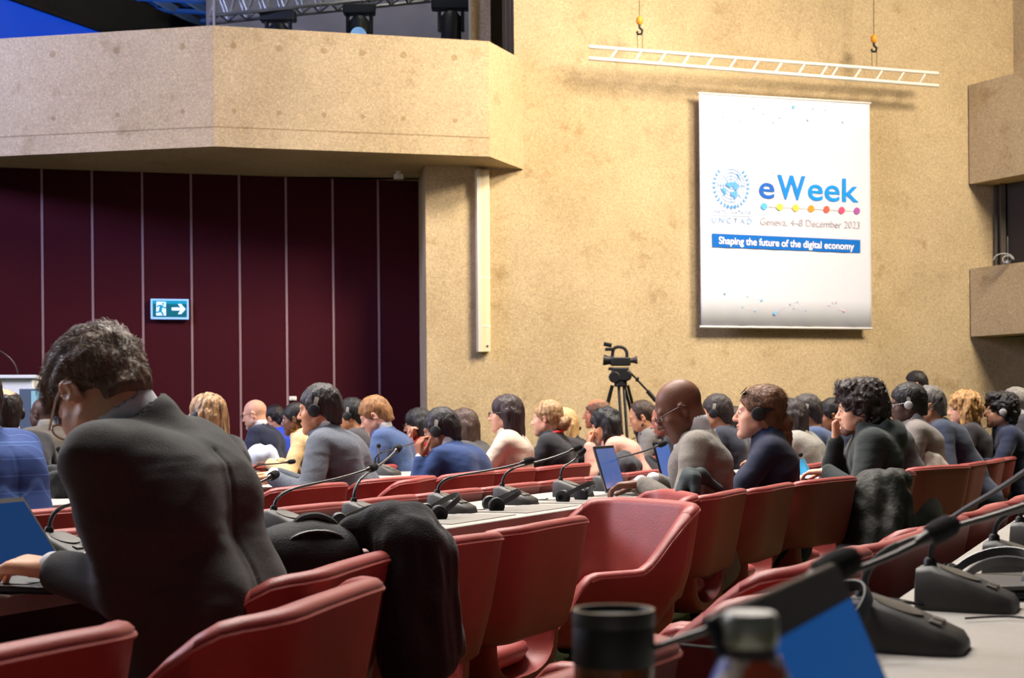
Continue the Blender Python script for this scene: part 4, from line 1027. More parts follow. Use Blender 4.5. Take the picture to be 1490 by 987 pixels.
def person(who, label, head, Y, sk, hair=None, top=('suit', (60, 60, 66)), yaw=None, dz=None, lean=(14, 26), neck=10, hyaw=0, hpitch=0, hroll=0, fem=False, sc=1.0,
           arms=('desk', 'desk'), glasses=None, headset=None, collar=True, twist=0, beard=None, h=.0085, seatlabel=None, extra=None, hs=1.0, sidelean=0, fold=.005, stand=False, chairyaw=None, fwd=None, nlen=.122):
    yaw = YAW0 if yaw is None else yaw
    fs = .93 if fem else 1.0
    if fwd is not None:       # scale the lean so that the head sits fwd metres ahead of the hips
        lo_, hi_ = -.6, 2.0
        for _ in range(30):
            k_ = (lo_ + hi_) / 2; a1, a2 = math.radians(lean[0] * k_), math.radians(lean[1] * k_)
            y_ = fs * (.2 * math.sin(a1) + .2 * math.sin((a1 + a2) / 2) + .13 * math.sin(a2)) + nlen * math.sin(a2 * .4 + math.radians(neck))
            if y_ < fwd: lo_ = k_
            else: hi_ = k_
        lean = (lean[0] * k_, lean[1] * k_)
    hy = V((0, 0, .50)); d2 = lambda a: V((math.sin(math.radians(sidelean)), math.sin(math.radians(a)), math.cos(math.radians(a)))).normalized()
    waist = hy + d2(lean[0]) * .20 * fs; chest = waist + d2((lean[0] + lean[1]) / 2) * .20 * fs; nb = chest + d2(lean[1]) * .13 * fs
    hc = nb + d2(lean[1] * .4 + neck) * nlen
    target = W(head[0], head[1], Y)
    off = target.z - hc.z if dz is None else dz
    if stand: hy, waist, chest, nb, hc = [p + V((0, 0, off)) for p in (hy, waist, chest, nb, hc)]
    else:
        off = max(-.16, min(.16, off)); k_ = off
        hy.z += k_ * .35; waist.z += k_ * .6; chest.z += k_ * .85; nb.z += k_; hc.z += k_
    Rz = Matrix.Rotation(math.radians(yaw), 3, 'Z'); o = Rz @ hc
    loc = V((target.x - o.x, target.y - o.y, 0))
    root = thing('person', label, 'person', loc, math.radians(yaw), 'people seated at the conference')
    PERSONS.append((root, who, seatlabel)); inv = Rz.transposed()
    def toL(p): return inv @ (V(p) - loc)          # world -> person space
    MH = Matrix.Translation(hc) @ rotm(hyaw, hpitch, hroll) @ Matrix.Scale(hs * (.95 if fem else 1.0), 4)
    tw = math.radians(twist); lx = V((math.cos(tw), math.sin(tw), 0)); ly = V((-math.sin(tw), math.cos(tw), 0))
    sw = (.150 if fem else .178) * sc
    up = d2(lean[1])
    shs = {}
    for sx, nm in ((-1, 'L'), (1, 'R')): shs[nm] = nb - up * .055 + lx * (sx * sw)
    wr = {}; el = {}; hd = {}
    for (nm, sx), spec in zip((('L', -1), ('R', 1)), arms):
        kw = {}
        if isinstance(spec, dict): kw = spec; spec = spec['at']
        if spec == 'desk': w_ = V((sx * .13, .40, .775)); hint = V((sx * .6, -.3, -.7)); dr, nr = V((-sx * .35, .9, -.05)), V((0, .1, 1))
        elif spec == 'lap': w_ = V((sx * .12, .26, .60)); hint = V((sx * .7, -.5, -.4)); dr, nr = V((-sx * .6, .7, -.2)), V((0, .2, 1))
        elif spec == 'chin': w_ = hc + V((sx * .045, .12, -.22)); hint = V((sx * .5, .2, -.9)); dr, nr = V((-sx * .25, -.05, 1)), V((sx * .5, .8, .1))
        elif spec == 'down': w_ = shs[nm] + V((sx * .06, .10, -.50)); hint = V((sx * .3, -1, 0)); dr, nr = V((0, .1, -1)), V((sx, 0, 0))
        else: w_ = toL(spec); hint = V((sx * .6, -.3, -.7)); dr, nr = V((-sx * .2, .9, -.1)), V((0, .1, 1))
        if 'hint' in kw: hint = V(kw['hint'])
        if 'dir' in kw: dr = V(kw['dir'])
        if 'nrm' in kw: nr = V(kw['nrm'])
        e_, w_ = ik(shs[nm], w_, .285 * fs * sc * kw.get('len', 1), .255 * fs * kw.get('len', 1), hint); wr[nm] = w_; el[nm] = e_; hd[nm] = (dr, nr, sx, kw)
    # body: one continuous skin
    s = SDF(); s.M = MH; head_prims(s, fem); s.M = Matrix.Identity(4)
    nk0 = MH @ V((0, -.030, -.05)); s.cap(nk0, nb - up * .02, .050 if fem else .058, .052 if fem else .062, k=.03)
    s.cap(hy, chest, .09, .10, k=.05); s.cap(chest, nb - up * .05, .09, .06, k=.05)
    for nm in 'LR':
        dr, nr, sx, kw = hd[nm]
        s.cap(nb - up * .06, shs[nm], .045, .045, k=.03); s.cap(shs[nm], el[nm], .042, .036, k=.02); s.cap(el[nm], wr[nm], .036, .0245, k=.02)
        hand_prims(s, wr[nm], dr, nr, -sx if not kw.get('flip') else sx, kw.get('curl', (22, 30, 20)), kw.get('thumb', 35), kw.get('spread', 4), kw.get('hsc', .94 if fem else 1.04))
    link('body', s.mesh(min(h, .0065) if Y < 7.3 else .0075, name='body'), skin(sk), root)
    # eyes
    e = MB()
    for x in (-1, 1):
        e.cur = 0; e.ell(MH @ V((x * .0325, .0795, .0025)), (.0112,) * 3, nu=10, nv=8)
        e.cur = 1; e.ell(MH @ V((x * .0335, .0885, .0015)), (.0052, .0045, .0052), nu=8, nv=6)
    e.build('eyes', [M_EYE, M_IRIS], root)
    # hair
    dn = (MH.to_3x3().inverted() @ V((0, 0, -1))).normalized()
    def add_hair(style, rgb, name='hair'):
        s2, amp, fr, st = hair_sdf(style, dn); s3 = SDF()
        # build in head space, then carry over
        ns = lambda x, y, z: amp * (vnoise(x * fr * st[0] + 3, y * fr * st[1] + 7, z * fr * st[2] + 11) + .6 * vnoise(x * fr * 2.1 * st[0] + 13, y * fr * 2.1 * st[1], z * fr * 2.1 * st[2] + 5))
        me = s2.mesh(.0042 if Y < 4 else (.0055 if Y < 7.5 else .007), ns, name); 
        strands = STRANDS.get(style) if Y < 7.4 else None
        if strands:
            n_, L_, wd, sw_ = strands; rs = np.random.RandomState(4); nv = len(me.vertices); co = np.empty(nv * 3, np.float32); no = np.empty(nv * 3, np.float32)
            me.vertices.foreach_get('co', co); me.vertices.foreach_get('normal', no); co = co.reshape(-1, 3); no = no.reshape(-1, 3)
            b = MB()
            for i in rs.choice(nv, min(n_, nv), False):
                p = V(co[i]); n = V(no[i])
                if n.length < .1 or p.z < -.025: continue
                dirn = V(sw_(p)) + V(rs.normal(0, .13 if style == 'quiff' else .22, 3)); dirn = dirn - n * dirn.dot(n) * .9; 
                if dirn.length < 1e-3: continue
                dirn.normalize(); l = L_ * (.55 + .6 * rs.rand()) * (1.0 if p.z > .05 else .45); sd_ = dirn.cross(n).normalized() * wd
                q0 = p - n * .001; q1 = p + dirn * l * .5 + n * (.0045 * l / .03); q2 = p + dirn * l + n * .001
                k0 = len(b.v); b.v += [tuple(q0 - sd_), tuple(q0 + sd_), tuple(q1 - sd_ * .8), tuple(q1 + sd_ * .8), tuple(q2), tuple(q0 + n * wd), tuple(q1 + n * wd)]
                for f in ((0, 2, 6, 5), (5, 6, 3, 1), (2, 4, 6), (6, 4, 3), (0, 1, 3, 2), (2, 3, 4)): b.f.append(tuple(k0 + j for j in f)); b.mi.append(0)
            ms = bpy.data.meshes.new('strands'); ms.from_pydata(b.v, [], b.f)
            bm = bmesh.new(); bm.from_mesh(me); bm.from_mesh(ms); bm.to_mesh(me); bm.free(); bpy.data.meshes.remove(ms)
            me.polygons.foreach_set('use_smooth', [True] * len(me.polygons))
        me.transform(MH); link(name, me, hairm(rgb), root)
    if hair: add_hair(*hair)
    if beard: add_hair('beard', beard, 'beard')
    # clothes
    kind, rgb = top[0], top[1]; m = top[2] if len(top) > 2 else fabric(rgb)
    t = SDF(); thick = {'suit': 0, 'blouse': -.008, 'hoodie': .008}[kind]
    ws = .92 if fem else 1.0
    hipr = .135
    t.cap(hy + lx * -.085 * ws, hy + lx * .085 * ws, hipr + thick, k=.05)
    for sx in (-1, 1):
        t.cap(hy + lx * (sx * .075 * ws), waist + lx * (sx * .068 * ws), .125 + thick, (.112 if not fem else .098) + thick, k=.05)
        t.cap(waist + lx * (sx * .068 * ws), chest + lx * (sx * .082 * ws), (.112 if not fem else .098) + thick, .120 * ws + thick, k=.05)
        t.cap(chest + lx * (sx * .082 * ws), shs['L' if sx < 0 else 'R'] - lx * (sx * .05) - up * .02, .115 * ws + thick, .075 + thick, k=.06)
    t.cap(chest, nb - up * .045, .115 * ws + thick, .07 + thick, k=.05)
    for sx, nm in ((-1, 'L'), (1, 'R')):
        t.cap(nb - up * .025 + lx * (sx * .03), shs[nm] + up * .006, .052 + thick, .058 + thick, k=.04)
    for nm in 'LR':
        ka = .009 if kind == 'suit' else .03
        t.cap(shs[nm], el[nm], .064 * ws + thick, .056 * ws + thick, k=ka)
        cuff = el[nm] + (wr[nm] - el[nm]) * (.93 if kind != 'blouse' else .8)
        t.cap(el[nm], cuff, .055 * ws + thick, .040 + thick * .6, k=.02)
    nd = (nk0 - nb).normalized(); ndj = (nd + up).normalized()
    if kind == 'suit' or kind == 'blouse':
        t.cap(nb - up * .04, nb - ndj * .002, .090, .084, k=.016)
        t.cap(nb + ndj * .010, nb + ndj * .14, .072 if not fem else .062, .095, k=.005, mode='-')
        # open front between the lapels
        t.cap(nb + ly * .115 - up * .0, chest + ly * .165, .040, .02, k=.01, mode='-')
    else:
        t.cap(nb - up * .03, nb + nd * .01, .085, .075, k=.02)
        bk = -ly
        for sx in (-1, 1):
            t.cap(nb + nd * .02 + lx * (sx * .075) + ly * .03, nb + bk * .10 - up * .01 + lx * (sx * .05), .034, .042, k=.02); t.cap(nb + bk * .10 - up * .01 + lx * (sx * .05), nb + bk * .13 - up * .10, .042, .035, k=.03)
        t.ell(nb + bk * .125 - up * .035, (.115, .07, .10), k=.03); t.cap(nb + bk*.10 + up*.035 - lx*.07, nb + bk*.10 + up*.035 + lx*.07, .035, k=.02)
        t.cap(nb + nd * .05 + ly * .012, nb + nd * .14 + ly * .03, .060, .075, k=.008, mode='-')
    sd = random.random() * 50
    def folds(x, y, z):
        g = 0
        if kind == 'suit' and Y < 6.5:      # centre back seam
            qx = (x - nb.x) * lx.x + (y - nb.y) * lx.y; qy = (x - nb.x) * ly.x + (y - nb.y) * ly.y - (z - nb.z) * math.tan(math.radians(lean[1] * .7)) * -1
            g = .0035 * np.exp(-(qx / .0055) ** 2) * (z < nb.z - .03) * (qy < .02)
        return g + folds0(x, y, z)
    def folds0(x, y, z):
        return fold * (vnoise(x * 8 + y * 4 + sd, y * 8 - z * 3, z * 17 + sd) + .22 * vnoise(x * 24, y * 20 + sd, z * 50))
    if extra and 'torso' in extra: extra['torso'](t, dict(hy=hy, waist=waist, chest=chest, nb=nb, up=up, lx=lx, ly=ly, shs=shs, el=el, wr=wr))
    nm_ = {'suit': 'jacket', 'blouse': 'top', 'hoodie': 'hoodie'}[kind]
    if len(top) > 3: nm_ = top[3]
    link(nm_, t.mesh(h, folds, nm_), m, root)
    if collar:
        ms_ = M_SHIRT if collar is True else fabric(collar)
        c = SDF(); c.cap(nb - up * .03, nb + nd * .046, .066, .0645, k=.01); c.cap(nb + nd * .060, nb + nd * .15, .052, .070, k=.003, mode='-')
        c.cap(nb + ly * .055 - up * .02, chest + ly * .075, .04, .04, k=.03)
        link('shirt', c.mesh(.006, name='shirt'), ms_, root)
        for nm in 'LR':
            a_ = el[nm] + (wr[nm] - el[nm]) * .90; b_ = el[nm] + (wr[nm] - el[nm]) * 1.02; c = SDF(); c.cap(a_, b_, .0335, .0315, k=.005); link('shirt_cuff', c.mesh(.006, name='cuff'), ms_, root)
    if not stand:
        l = SDF()
        for sx in (-1, 1):
            kn = V((sx * .11, .40, .52)); l.cap(hy + V((sx * .09, 0, -.01)), kn, .092, .07, k=.03); l.cap(kn, V((sx * .12, .36, .09)), .068, .05, k=.03); l.cap(V((sx * .12, .36, .05)), V((sx * .13, .52, .045)), .045, .04, k=.02)
        link('trousers', l.mesh(.015, name='trousers'), M_TROU, root)
    else:
        l = SDF()
        for sx in (-1, 1): l.cap(hy + V((sx * .09, 0, -.03)), V((sx * .1, .0, .5)), .095, .07, k=.03); l.cap(V((sx * .1, 0, .5)), V((sx * .1, -.02, .08)), .068, .05, k=.03); l.cap(V((sx * .1, -.02, .05)), V((sx * .11, .16, .045)), .045, .04, k=.02)
        link('trousers', l.mesh(.015, name='trousers'), M_TROU, root)
    # glasses and headset
    if glasses:
        gm = M_GOLD if glasses == 'dark' else M_CLEAR
        g = MB()
        for x in (-1, 1):
            g.tube([MH @ V((x * .034 + .0245 * math.cos(a), .110 - .006 * (.5 + .5 * x * math.cos(a)), -.001 + .019 * math.sin(a))) for a in [PI * 2 * k / 16 for k in range(17)]], .0019, 6)
            g.tube([MH @ V((x * .061, .108, .006)), MH @ V((x * .082, .03, .012)), MH @ V((x * .084, -.01, .014)), MH @ V((x * .083, -.032, .0))], .0022, 6)
        g.tube([MH @ V((-.009, .113, .004)), MH @ V((0, .117, .007)), MH @ V((.009, .113, .004))], .0018, 6)
        g.build('glasses', gm, root)
    if headset:
        hh = headset if isinstance(headset, dict) else {}
        tilt = math.radians(hh.get('tilt', 12)); R_ = hh.get('R', .100); cz = .03
        bm_ = mat('headband_grey', lin((150, 144, 136)), .35, .2) if hh.get('col', 'grey') == 'grey' else M_BLACK
        def hp_(x, y, z): return MH @ (Matrix.Rotation(tilt, 3, 'X') @ V((x, y, z)))
        g = MB(); rg = []
        rx, rz = .090 + hh.get('w', 0), R_ + .012
        for k in range(25):
            a = PI * k / 24; x_, z_ = rx * math.cos(a), rz * math.sin(a) + .012; o_ = V((math.cos(a), 0, math.sin(a))) * .0022
            rg.append([hp_(x_ + o_.x, -.011, z_ + o_.z), hp_(x_ + o_.x, .011, z_ + o_.z), hp_(x_ - o_.x, .011, z_ - o_.z), hp_(x_ - o_.x, -.011, z_ - o_.z)])
        g.loft(rg); hs_o = g.build('headset', bm_, root)
        for sx in (-1, 1):
            Rc = (MH.to_3x3().normalized()) @ Matrix.Rotation(sx * PI / 2, 3, 'Y')
            cz_ = .76 if hh.get('pale') else 1.0
            c = MB(); c.lathe([(r_ * cz_, z_) for r_, z_ in ((.018, .018), (.030, .014), (.034, .003), (.033, -.012), (.024, -.016))], hp_(sx * (rx - .004), .0, .0), 18, Rc)
            c.build('ear_cup', mat('cup_pale', lin((190, 186, 184)), .4) if hh.get('pale') else M_BLACK, hs_o)
    if extra and 'post' in extra: extra['post'](root, MH, dict(nb=nb, up=up, lx=lx, ly=ly, nd=nd, shs=shs, el=el, wr=wr, chest=chest, hc=hc))
    if seatlabel and not stand:
        cy = yaw if chairyaw is None else chairyaw
        f_ = V((-math.sin(math.radians(cy)), math.cos(math.radians(cy)), 0))
        chair(loc.x + f_.x * .02, loc.y + f_.y * .02, cy, seatlabel)
    return root
# ------------------------------------------------------------------ who sits where
PALE = (226, 172, 140); PINK = (222, 166, 140); TAN = (206, 148, 112); BROWN = (150, 98, 70); DARK = (116, 78, 60); DEEP = (88, 64, 56)
M_CHAR = mat('suit_charcoal', lin((60, 60, 59)), .85, bump=.25, bscale=420, var=.10, vscale=200, spec=.25, sheen=.12); wrinkle(M_CHAR, .45, 4.5, .035)
M_NAVY = wrinkle(mat('suit_navy', lin((30, 36, 58)), .85, bump=.25, bscale=300, var=.10, vscale=160, spec=.25, sheen=.12))
def plaid(name, col, linec):
    m = bpy.data.materials.new(name); m.use_nodes = True; nt = m.node_tree; N = nt.nodes; b = N['Principled BSDF']; b.inputs['Roughness'].default_value = .85
    tc = N.new('ShaderNodeTexCoord'); outs = []
    for d in ('Y', 'Z'):
        w = N.new('ShaderNodeTexWave'); w.wave_type = 'BANDS'; w.bands_direction = d; w.inputs['Scale'].default_value = 5.5; w.inputs['Distortion'].default_value = 0.0
        nt.links.new(tc.outputs['Object'], w.inputs['Vector']); r = N.new('ShaderNodeMapRange'); r.inputs[1].default_value = .975; r.inputs[2].default_value = 1.0; nt.links.new(w.outputs['Fac'], r.inputs[0]); outs.append(r.outputs[0])
    mx = N.new('ShaderNodeMath'); mx.operation = 'MAXIMUM'; nt.links.new(outs[0], mx.inputs[0]); nt.links.new(outs[1], mx.inputs[1])
    c = N.new('ShaderNodeMix'); c.data_type = 'RGBA'; c.inputs[6].default_value = (*lin(col), 1); c.inputs[7].default_value = (*lin(linec), 1); nt.links.new(mx.outputs[0], c.inputs[0]); nt.links.new(c.outputs[2], b.inputs['Base Color'])
    return m
M_PLAID = plaid('suit_plaid', (32, 64, 128), (62, 98, 160))

# --- row in front of the camera
def near_torso(t, k):
    # drapery pulled from the shoulder blade to the elbow and the waist
    L = k['shs']['L']; E = k['el']['L']; ly, lx, up = k['ly'], k['lx'], k['up']
    for a, b, r in ((.25, .9, .010), (.45, 1.0, .008)):
        pass
person('typing man', 'man in charcoal suit with clear glasses bent over laptop, nearest person at left', (152, 577), 2.66, PALE, ('quiff', (112, 92, 76)), ('suit', (46, 46, 45), M_CHAR), yaw=74, fwd=.24, lean=(12, 36), neck=34, nlen=.098, hyaw=-24, hpitch=40, hroll=4,
       arms=({'len': .84, 'at': W(82, 828, 2.60), 'hint': (-.3, -1, -.25), 'dir': (.05, .95, .03), 'nrm': (-.15, .0, 1), 'curl': (20, 26, 18)}, {'at': W(140, 822, 2.88), 'hint': (.7, -.4, -.6), 'dir': (-.3, .9, -.1), 'curl': (30, 40, 25)}), glasses='clear', h=.0055, fold=.006, extra={'torso': near_torso})
laptop(V((W(22, 800, 2.84).x, 2.84, .741)), 72, 126, 'laptop with glossy blue screen under the typing man hands, at left edge', M_LAPD, M_SCR2, w=.34, lidh=.185)
person('bald man', 'bald man in grey suit and dark glasses typing on silver laptop', (990, 597), 5.85, DARK, None, ('suit', (128, 121, 112)), yaw=80, fwd=.10, lean=(6, 26), neck=30, hpitch=26, hyaw=4,
       arms=({'at': W(934, 704, 5.72), 'hsc': 1.12, 'hint': (-.5, -.8, -.3), 'curl': (30, 40, 25), 'dir': (.0, .95, -.12)}, {'at': W(952, 699, 6.0), 'hint': (.6, -.4, -.6), 'curl': (30, 40, 25)}), glasses='dark', h=.0075, fold=.006)
laptop(V((W(897, 700, 6.12).x, 6.12, .741)), 70, 106, 'open silver laptop under the hands of the bald man', M_LAPS, M_SCR, w=.30)
laptop(V((W(976, 700, 7.0).x, 7.0, .741)), 68, 104, 'second laptop with plain blue screen beyond the bald man hands', M_LAPD, mat('screen_blue_page', lin((40, 80, 150)), .2, emit=lin((66, 108, 186)), estr=.7), w=.26)
def sunglasses(root, MH, k):
    g = MB()
    for x in (-1, 1):
        g.lathe([(.0, -.001), (.022, -.001), (.024, .001), (.0, .002)], MH @ V((x * .03, .075, .105)), 16, MH.to_3x3().normalized() @ Matrix.Rotation(math.radians(-50), 3, 'X'))
        g.tube([MH @ V((x * .055, .07, .105)), MH @ V((x * .085, .02, .075)), MH @ V((x * .09, -.03, .04))], .0025, 6)
    g.build('sunglasses', M_BLACK, root)
    c = SDF(); nb, nd, ly, up = k['nb'], k['nd'], k['ly'], k['up']
    c.cap(nb - up * .02, nb + nd * .026, .074, .068, k=.01); c.cap(nb + nd * .03, nb + nd * .14, .052, .075, k=.004, mode='-')
    link('scarf', c.mesh(.006, lambda x, y, z: .003 * vnoise(x * 50, y * 50, z * 50)), fabric((70, 92, 140)), root)
person('navy woman', 'woman in navy jacket with sunglasses on brown hair and black headset', (1104, 603), 6.65, PINK, ('tail', (118, 82, 58)), ('suit', (30, 36, 58), M_NAVY), yaw=78, fwd=.10, lean=(6, 18), neck=14, hpitch=-4, hyaw=2, fem=True, hs=1.06, headset={'tilt': 62, 'col': 'black', 'R': .108}, collar=False, h=.0075, extra={'post': sunglasses}, arms=('desk', {'at': W(1040, 668, 6.6)}))
person('hooded man', 'curly-haired bearded man in black hoodie resting his cheek on one hand', (1250, 597), 7.32, PALE, ('curly', (58, 48, 44)), ('hoodie', (40, 46, 44)), yaw=80, fwd=.12, lean=(6, 20), neck=14, hpitch=4, collar=False, beard=(128, 94, 76), hs=1.04, h=.0075,
       arms=({'at': W(1203, 686, 7.25)}, {'at': W(1216, 640, 7.4), 'hint': (.2, .5, -.9), 'dir': (0, -.05, 1), 'nrm': (.3, .8, .1), 'curl': (50, 60, 30)}))
person('dark jacket man', 'person in dark grey jacket, head hidden behind the hooded man curls', (1266, 594), 8.3, PALE, ('short', (40, 34, 30)), ('suit', (52, 52, 54)), yaw=72, fwd=.26, lean=(16, 34), neck=10, hpitch=10, h=.009)
person('headset man', 'man in pale grey suit with glasses and white headset, right of hooded man', (1320, 590), 8.75, DEEP, ('afro', (30, 26, 26)), ('suit', (122, 114, 108)), yaw=80, fwd=.16, lean=(12, 30), neck=4, hpitch=4, glasses='dark', headset={'tilt': 4, 'pale': 1}, h=.009)
person('grey-haired man', 'grey-haired man in dark blue suit behind the pale grey suit man', (1350, 592), 9.3, TAN, ('short', (110, 104, 100)), ('suit', (50, 58, 76)), yaw=80, lean=(24, 40), neck=4, hpitch=6, h=.009, collar=False)
person('curly blonde', 'woman with curly blonde hair in black jacket near the right edge', (1402, 596), 10.2, PINK, ('curlybob', (120, 80, 46, 226, 176, 112)), ('suit', (48, 44, 48)), yaw=74, lean=(10, 20), neck=6, fem=True, collar=False, h=.01)
person('navy listener', 'black-curled listener in navy suit with headset at the right edge', (1455, 600), 10.2, PINK, ('curly', (36, 32, 34)), ('suit', (36, 42, 66)), yaw=84, lean=(8, 18), neck=6, hpitch=-2, headset={'tilt': 4, 'w': .012, 'R': .115, 'pale': 1}, fem=True, collar=False, h=.01)
person('grey listener', 'grey-haired listener with headset band behind the navy suited one', (1476, 588), 11.6, PALE, ('short', (150, 144, 138)), ('suit', (60, 60, 66)), yaw=78, lean=(8, 16), headset={'tilt': 6}, h=.011)
person('edge listener', 'dark-haired listener cut off by the right frame edge', (1494, 606), 12.2, PALE, ('short', (60, 54, 50)), ('suit', (96, 92, 90)), yaw=78, lean=(8, 16), h=.011)
person('standing man', 'dark-haired man whose head rises highest against the far concrete wall', (1332, 560), 13.9, TAN, ('short', (32, 26, 24)), ('suit', (50, 48, 50)), yaw=78, lean=(0, 2), stand=True, h=.012)
# --- second row
person('plaid man', 'man in checked blue jacket cut off by the left frame edge', (-42, 588), 4.95, TAN, ('short', (40, 34, 30)), ('suit', (32, 64, 128), M_PLAID), yaw=62, lean=(14, 24), h=.0075)
person('balding man', 'balding man with headset band over his crown at the left edge', (6, 602), 7.4, TAN, ('fringe', (40, 34, 32)), ('suit', (38, 38, 44)), yaw=40, lean=(10, 20), headset={'tilt': 18}, h=.009, seatlabel='distant red armchair under the balding man with headset')
person('podium watcher', 'dark-skinned man in grey suit in front of the lectern monitor', (62, 603), 10.8, DEEP, None, ('suit', (104, 98, 92)), yaw=52, lean=(10, 20), hyaw=8, h=.01, collar=(150, 146, 140), seatlabel='distant red armchair hidden under the man before the lectern monitor')
person('black jacket sitter', 'person in black jacket beyond the face of the typing man', (120, 618), 7.7, BROWN, ('short', (30, 28, 28)), ('suit', (30, 31, 34)), yaw=78, lean=(24, 36), hpitch=24, h=.009, seatlabel='distant red armchair under the black jacket sitter')
person('streaked woman', 'woman with blond-streaked dark hair and grey headset behind typing man', (300, 607), 7.6, (124, 92, 96), ('long', (44, 34, 30, 206, 160, 110)), ('suit', (38, 38, 42)), yaw=56, lean=(12, 22), fem=True, headset={'tilt': 20, 'R': .106}, hpitch=-6, hyaw=10, collar=False, h=.0085, seatlabel='red armchair under the woman with blond-streaked hair')
person('bald navy man', 'bald man in navy jacket with glasses before the partition', (371, 604), 12.0, PINK, None, ('suit', (36, 42, 66)), yaw=80, lean=(14, 26), hpitch=10, glasses='dark', h=.011, beard=(190, 180, 172), seatlabel='distant red armchair under the bald man in navy jacket')
person('blue dress woman', 'woman in bright blue top with pale clip in dark hair', (399, 610), 12.8, TAN, ('bun', (34, 28, 30)), ('blouse', (44, 74, 200)), yaw=60, lean=(14, 26), hpitch=20, fem=True, collar=False, h=.011)
def hoop(root, MH, k):
    for x in (-1,):
        g = MB(); g.tube([MH @ V((x * .088 , -.006 + .026 * math.sin(a), -.062 + .026 * math.cos(a))) for a in [2 * PI * i / 14 for i in range(15)]], .004, 6); g.build('hoop_earring', mat('gold', lin((212, 160, 80)), .25, .9), root)
person('cream jacket woman', 'dark-skinned woman in cream jacket with gold hoop earring', (430, 611), 10.4, DARK, ('crop', (26, 22, 22)), ('suit', (226, 192, 142)), yaw=84, lean=(18, 30), hpitch=4, fem=True, collar=False, h=.01, extra={'post': hoop})
person('leaning man', 'man in dark grey suit with headset leaning on his forearms over papers', (465, 598), 7.15, TAN, ('short', (42, 38, 38)), ('suit', (84, 90, 100)), yaw=80, fwd=.24, lean=(20, 40), neck=0, hpitch=2, headset={'tilt': 14}, h=.008, fold=.006,
       arms=({'at': W(396, 695, 6.95), 'dir': (0, .9, -.1), 'hint': (-.6, -.5, -.7)}, {'at': W(400, 690, 7.2)}), seatlabel='red armchair under the leaning man in dark grey suit')
person('shadowed sitter', 'dark-haired person in grey-brown jacket behind the leaning man back', (511, 606), 10.6, TAN, ('short', (32, 30, 32)), ('suit', (74, 70, 74)), yaw=76, lean=(14, 26), hpitch=10, headset={'tilt': 14}, collar=False, h=.011)
person('ginger man', 'ginger-haired man in blue suit looking down, against the dark partition', (546, 606), 9.5, PINK, ('short', (150, 106, 66)), ('suit', (66, 86, 128)), yaw=84, lean=(16, 30), neck=12, hpitch=24, h=.009)
person('red jacket woman', 'black-haired woman in red jacket with glasses, hand at her mouth', (608, 619), 10.7, PINK, ('bob', (32, 30, 32)), ('suit', (156, 32, 38)), yaw=84, lean=(12, 24), hpitch=6, fem=True, glasses='dark', collar=False, h=.01, arms=({'at': W(597, 643, 10.6), 'hint': (-.3, .4, -.9), 'dir': (0, 0, 1), 'nrm': (0, .9, .1), 'curl': (40, 50, 30)}, 'desk'))
person('blue suit man', 'man in bright blue suit with headset, cheek on his hand', (642, 628), 8.15, BROWN, ('short', (34, 30, 32)), ('suit', (30, 56, 104)), yaw=62, lean=(18, 34), neck=14, hpitch=12, hyaw=10, headset={'tilt': 16}, h=.0085,
       arms=({'at': W(612, 668, 7.95), 'hint': (-.5, .3, -.9), 'dir': (.1, .1, 1), 'nrm': (-.7, .4, .2), 'curl': (35, 45, 25)}, 'desk'))
person('long brown hair sitter', 'person with long brown hair in dark grey top behind the blue suit man', (673, 622), 9.6, PALE, ('long', (78, 58, 50)), ('suit', (74, 72, 72)), yaw=62, lean=(12, 22), fem=True, collar=False, h=.01)
person('cream blazer woman', 'woman with long dark hair and glasses in cream blazer', (736, 604), 8.95, PINK, ('long', (52, 36, 36)), ('suit', (208, 188, 170)), yaw=78, lean=(4, 9), neck=8, hpitch=-2, fem=True, glasses='dark', collar=False, h=.0085, sc=1.05)
def lanyard(root, MH, k):
    g = MB(); nb, nd, ly, lx, up = k['nb'], k['nd'], k['ly'], k['lx'], k['up']
    g.tube([nb + nd * .02 + (lx * math.cos(a) * .078 + ly * (math.sin(a) * .078)) + up * (.014 * -math.sin(a)) for a in [math.radians(d) for d in range(150, 391, 16)]], .011, 8); g.build('lanyard', mat('lanyard_red', lin((214, 40, 34)), .6), root)
person('bun woman', 'woman with blond-brown hair bun in black jacket with red lanyard', (796, 610), 9.5, PINK, ('bun', (120, 88, 60, 196, 158, 112)), ('suit', (34, 34, 40)), yaw=70, lean=(8, 16), neck=8, hpitch=0, fem=True, collar=False, h=.009, extra={'post': lanyard})
person('blonde sitter', 'person with long blonde hair in black padded coat beside the bun woman', (818, 620), 10.2, PINK, ('long', (206, 170, 116)), ('suit', (40, 38, 44)), yaw=72, lean=(16, 28), fem=True, collar=False, h=.011)
def watch(root, MH, k):
    a, b = k['el']['L'], k['wr']['L']; d = (b - a).normalized(); p = a + (b - a) * .96
    g = MB(); g.cyl(p - d * .014, p + d * .014, .036, n=16); g.build('watch', mat('watch_white', lin((225, 220, 214)), .3), root)
person('pink jacket woman', 'woman with wavy black hair in pink jacket, hands clasped at chin', (881, 620), 9.9, TAN, ('wavy', (30, 28, 30)), ('suit', (222, 166, 148)), yaw=80, lean=(24, 38), neck=8, hpitch=16, fem=True, collar=False, h=.0085, extra={'post': watch},
       arms=({'at': W(858, 648, 9.75), 'hint': (-.4, .5, -.9), 'dir': (.35, .1, 1), 'nrm': (-.3, .9, .1), 'curl': (60, 60, 30)}, {'at': W(860, 648, 9.95), 'hint': (.4, .5, -.9), 'dir': (-.35, .1, 1), 'nrm': (.3, .9, .1), 'curl': (60, 60, 30)}), seatlabel='distant red armchair under the woman in pink jacket')
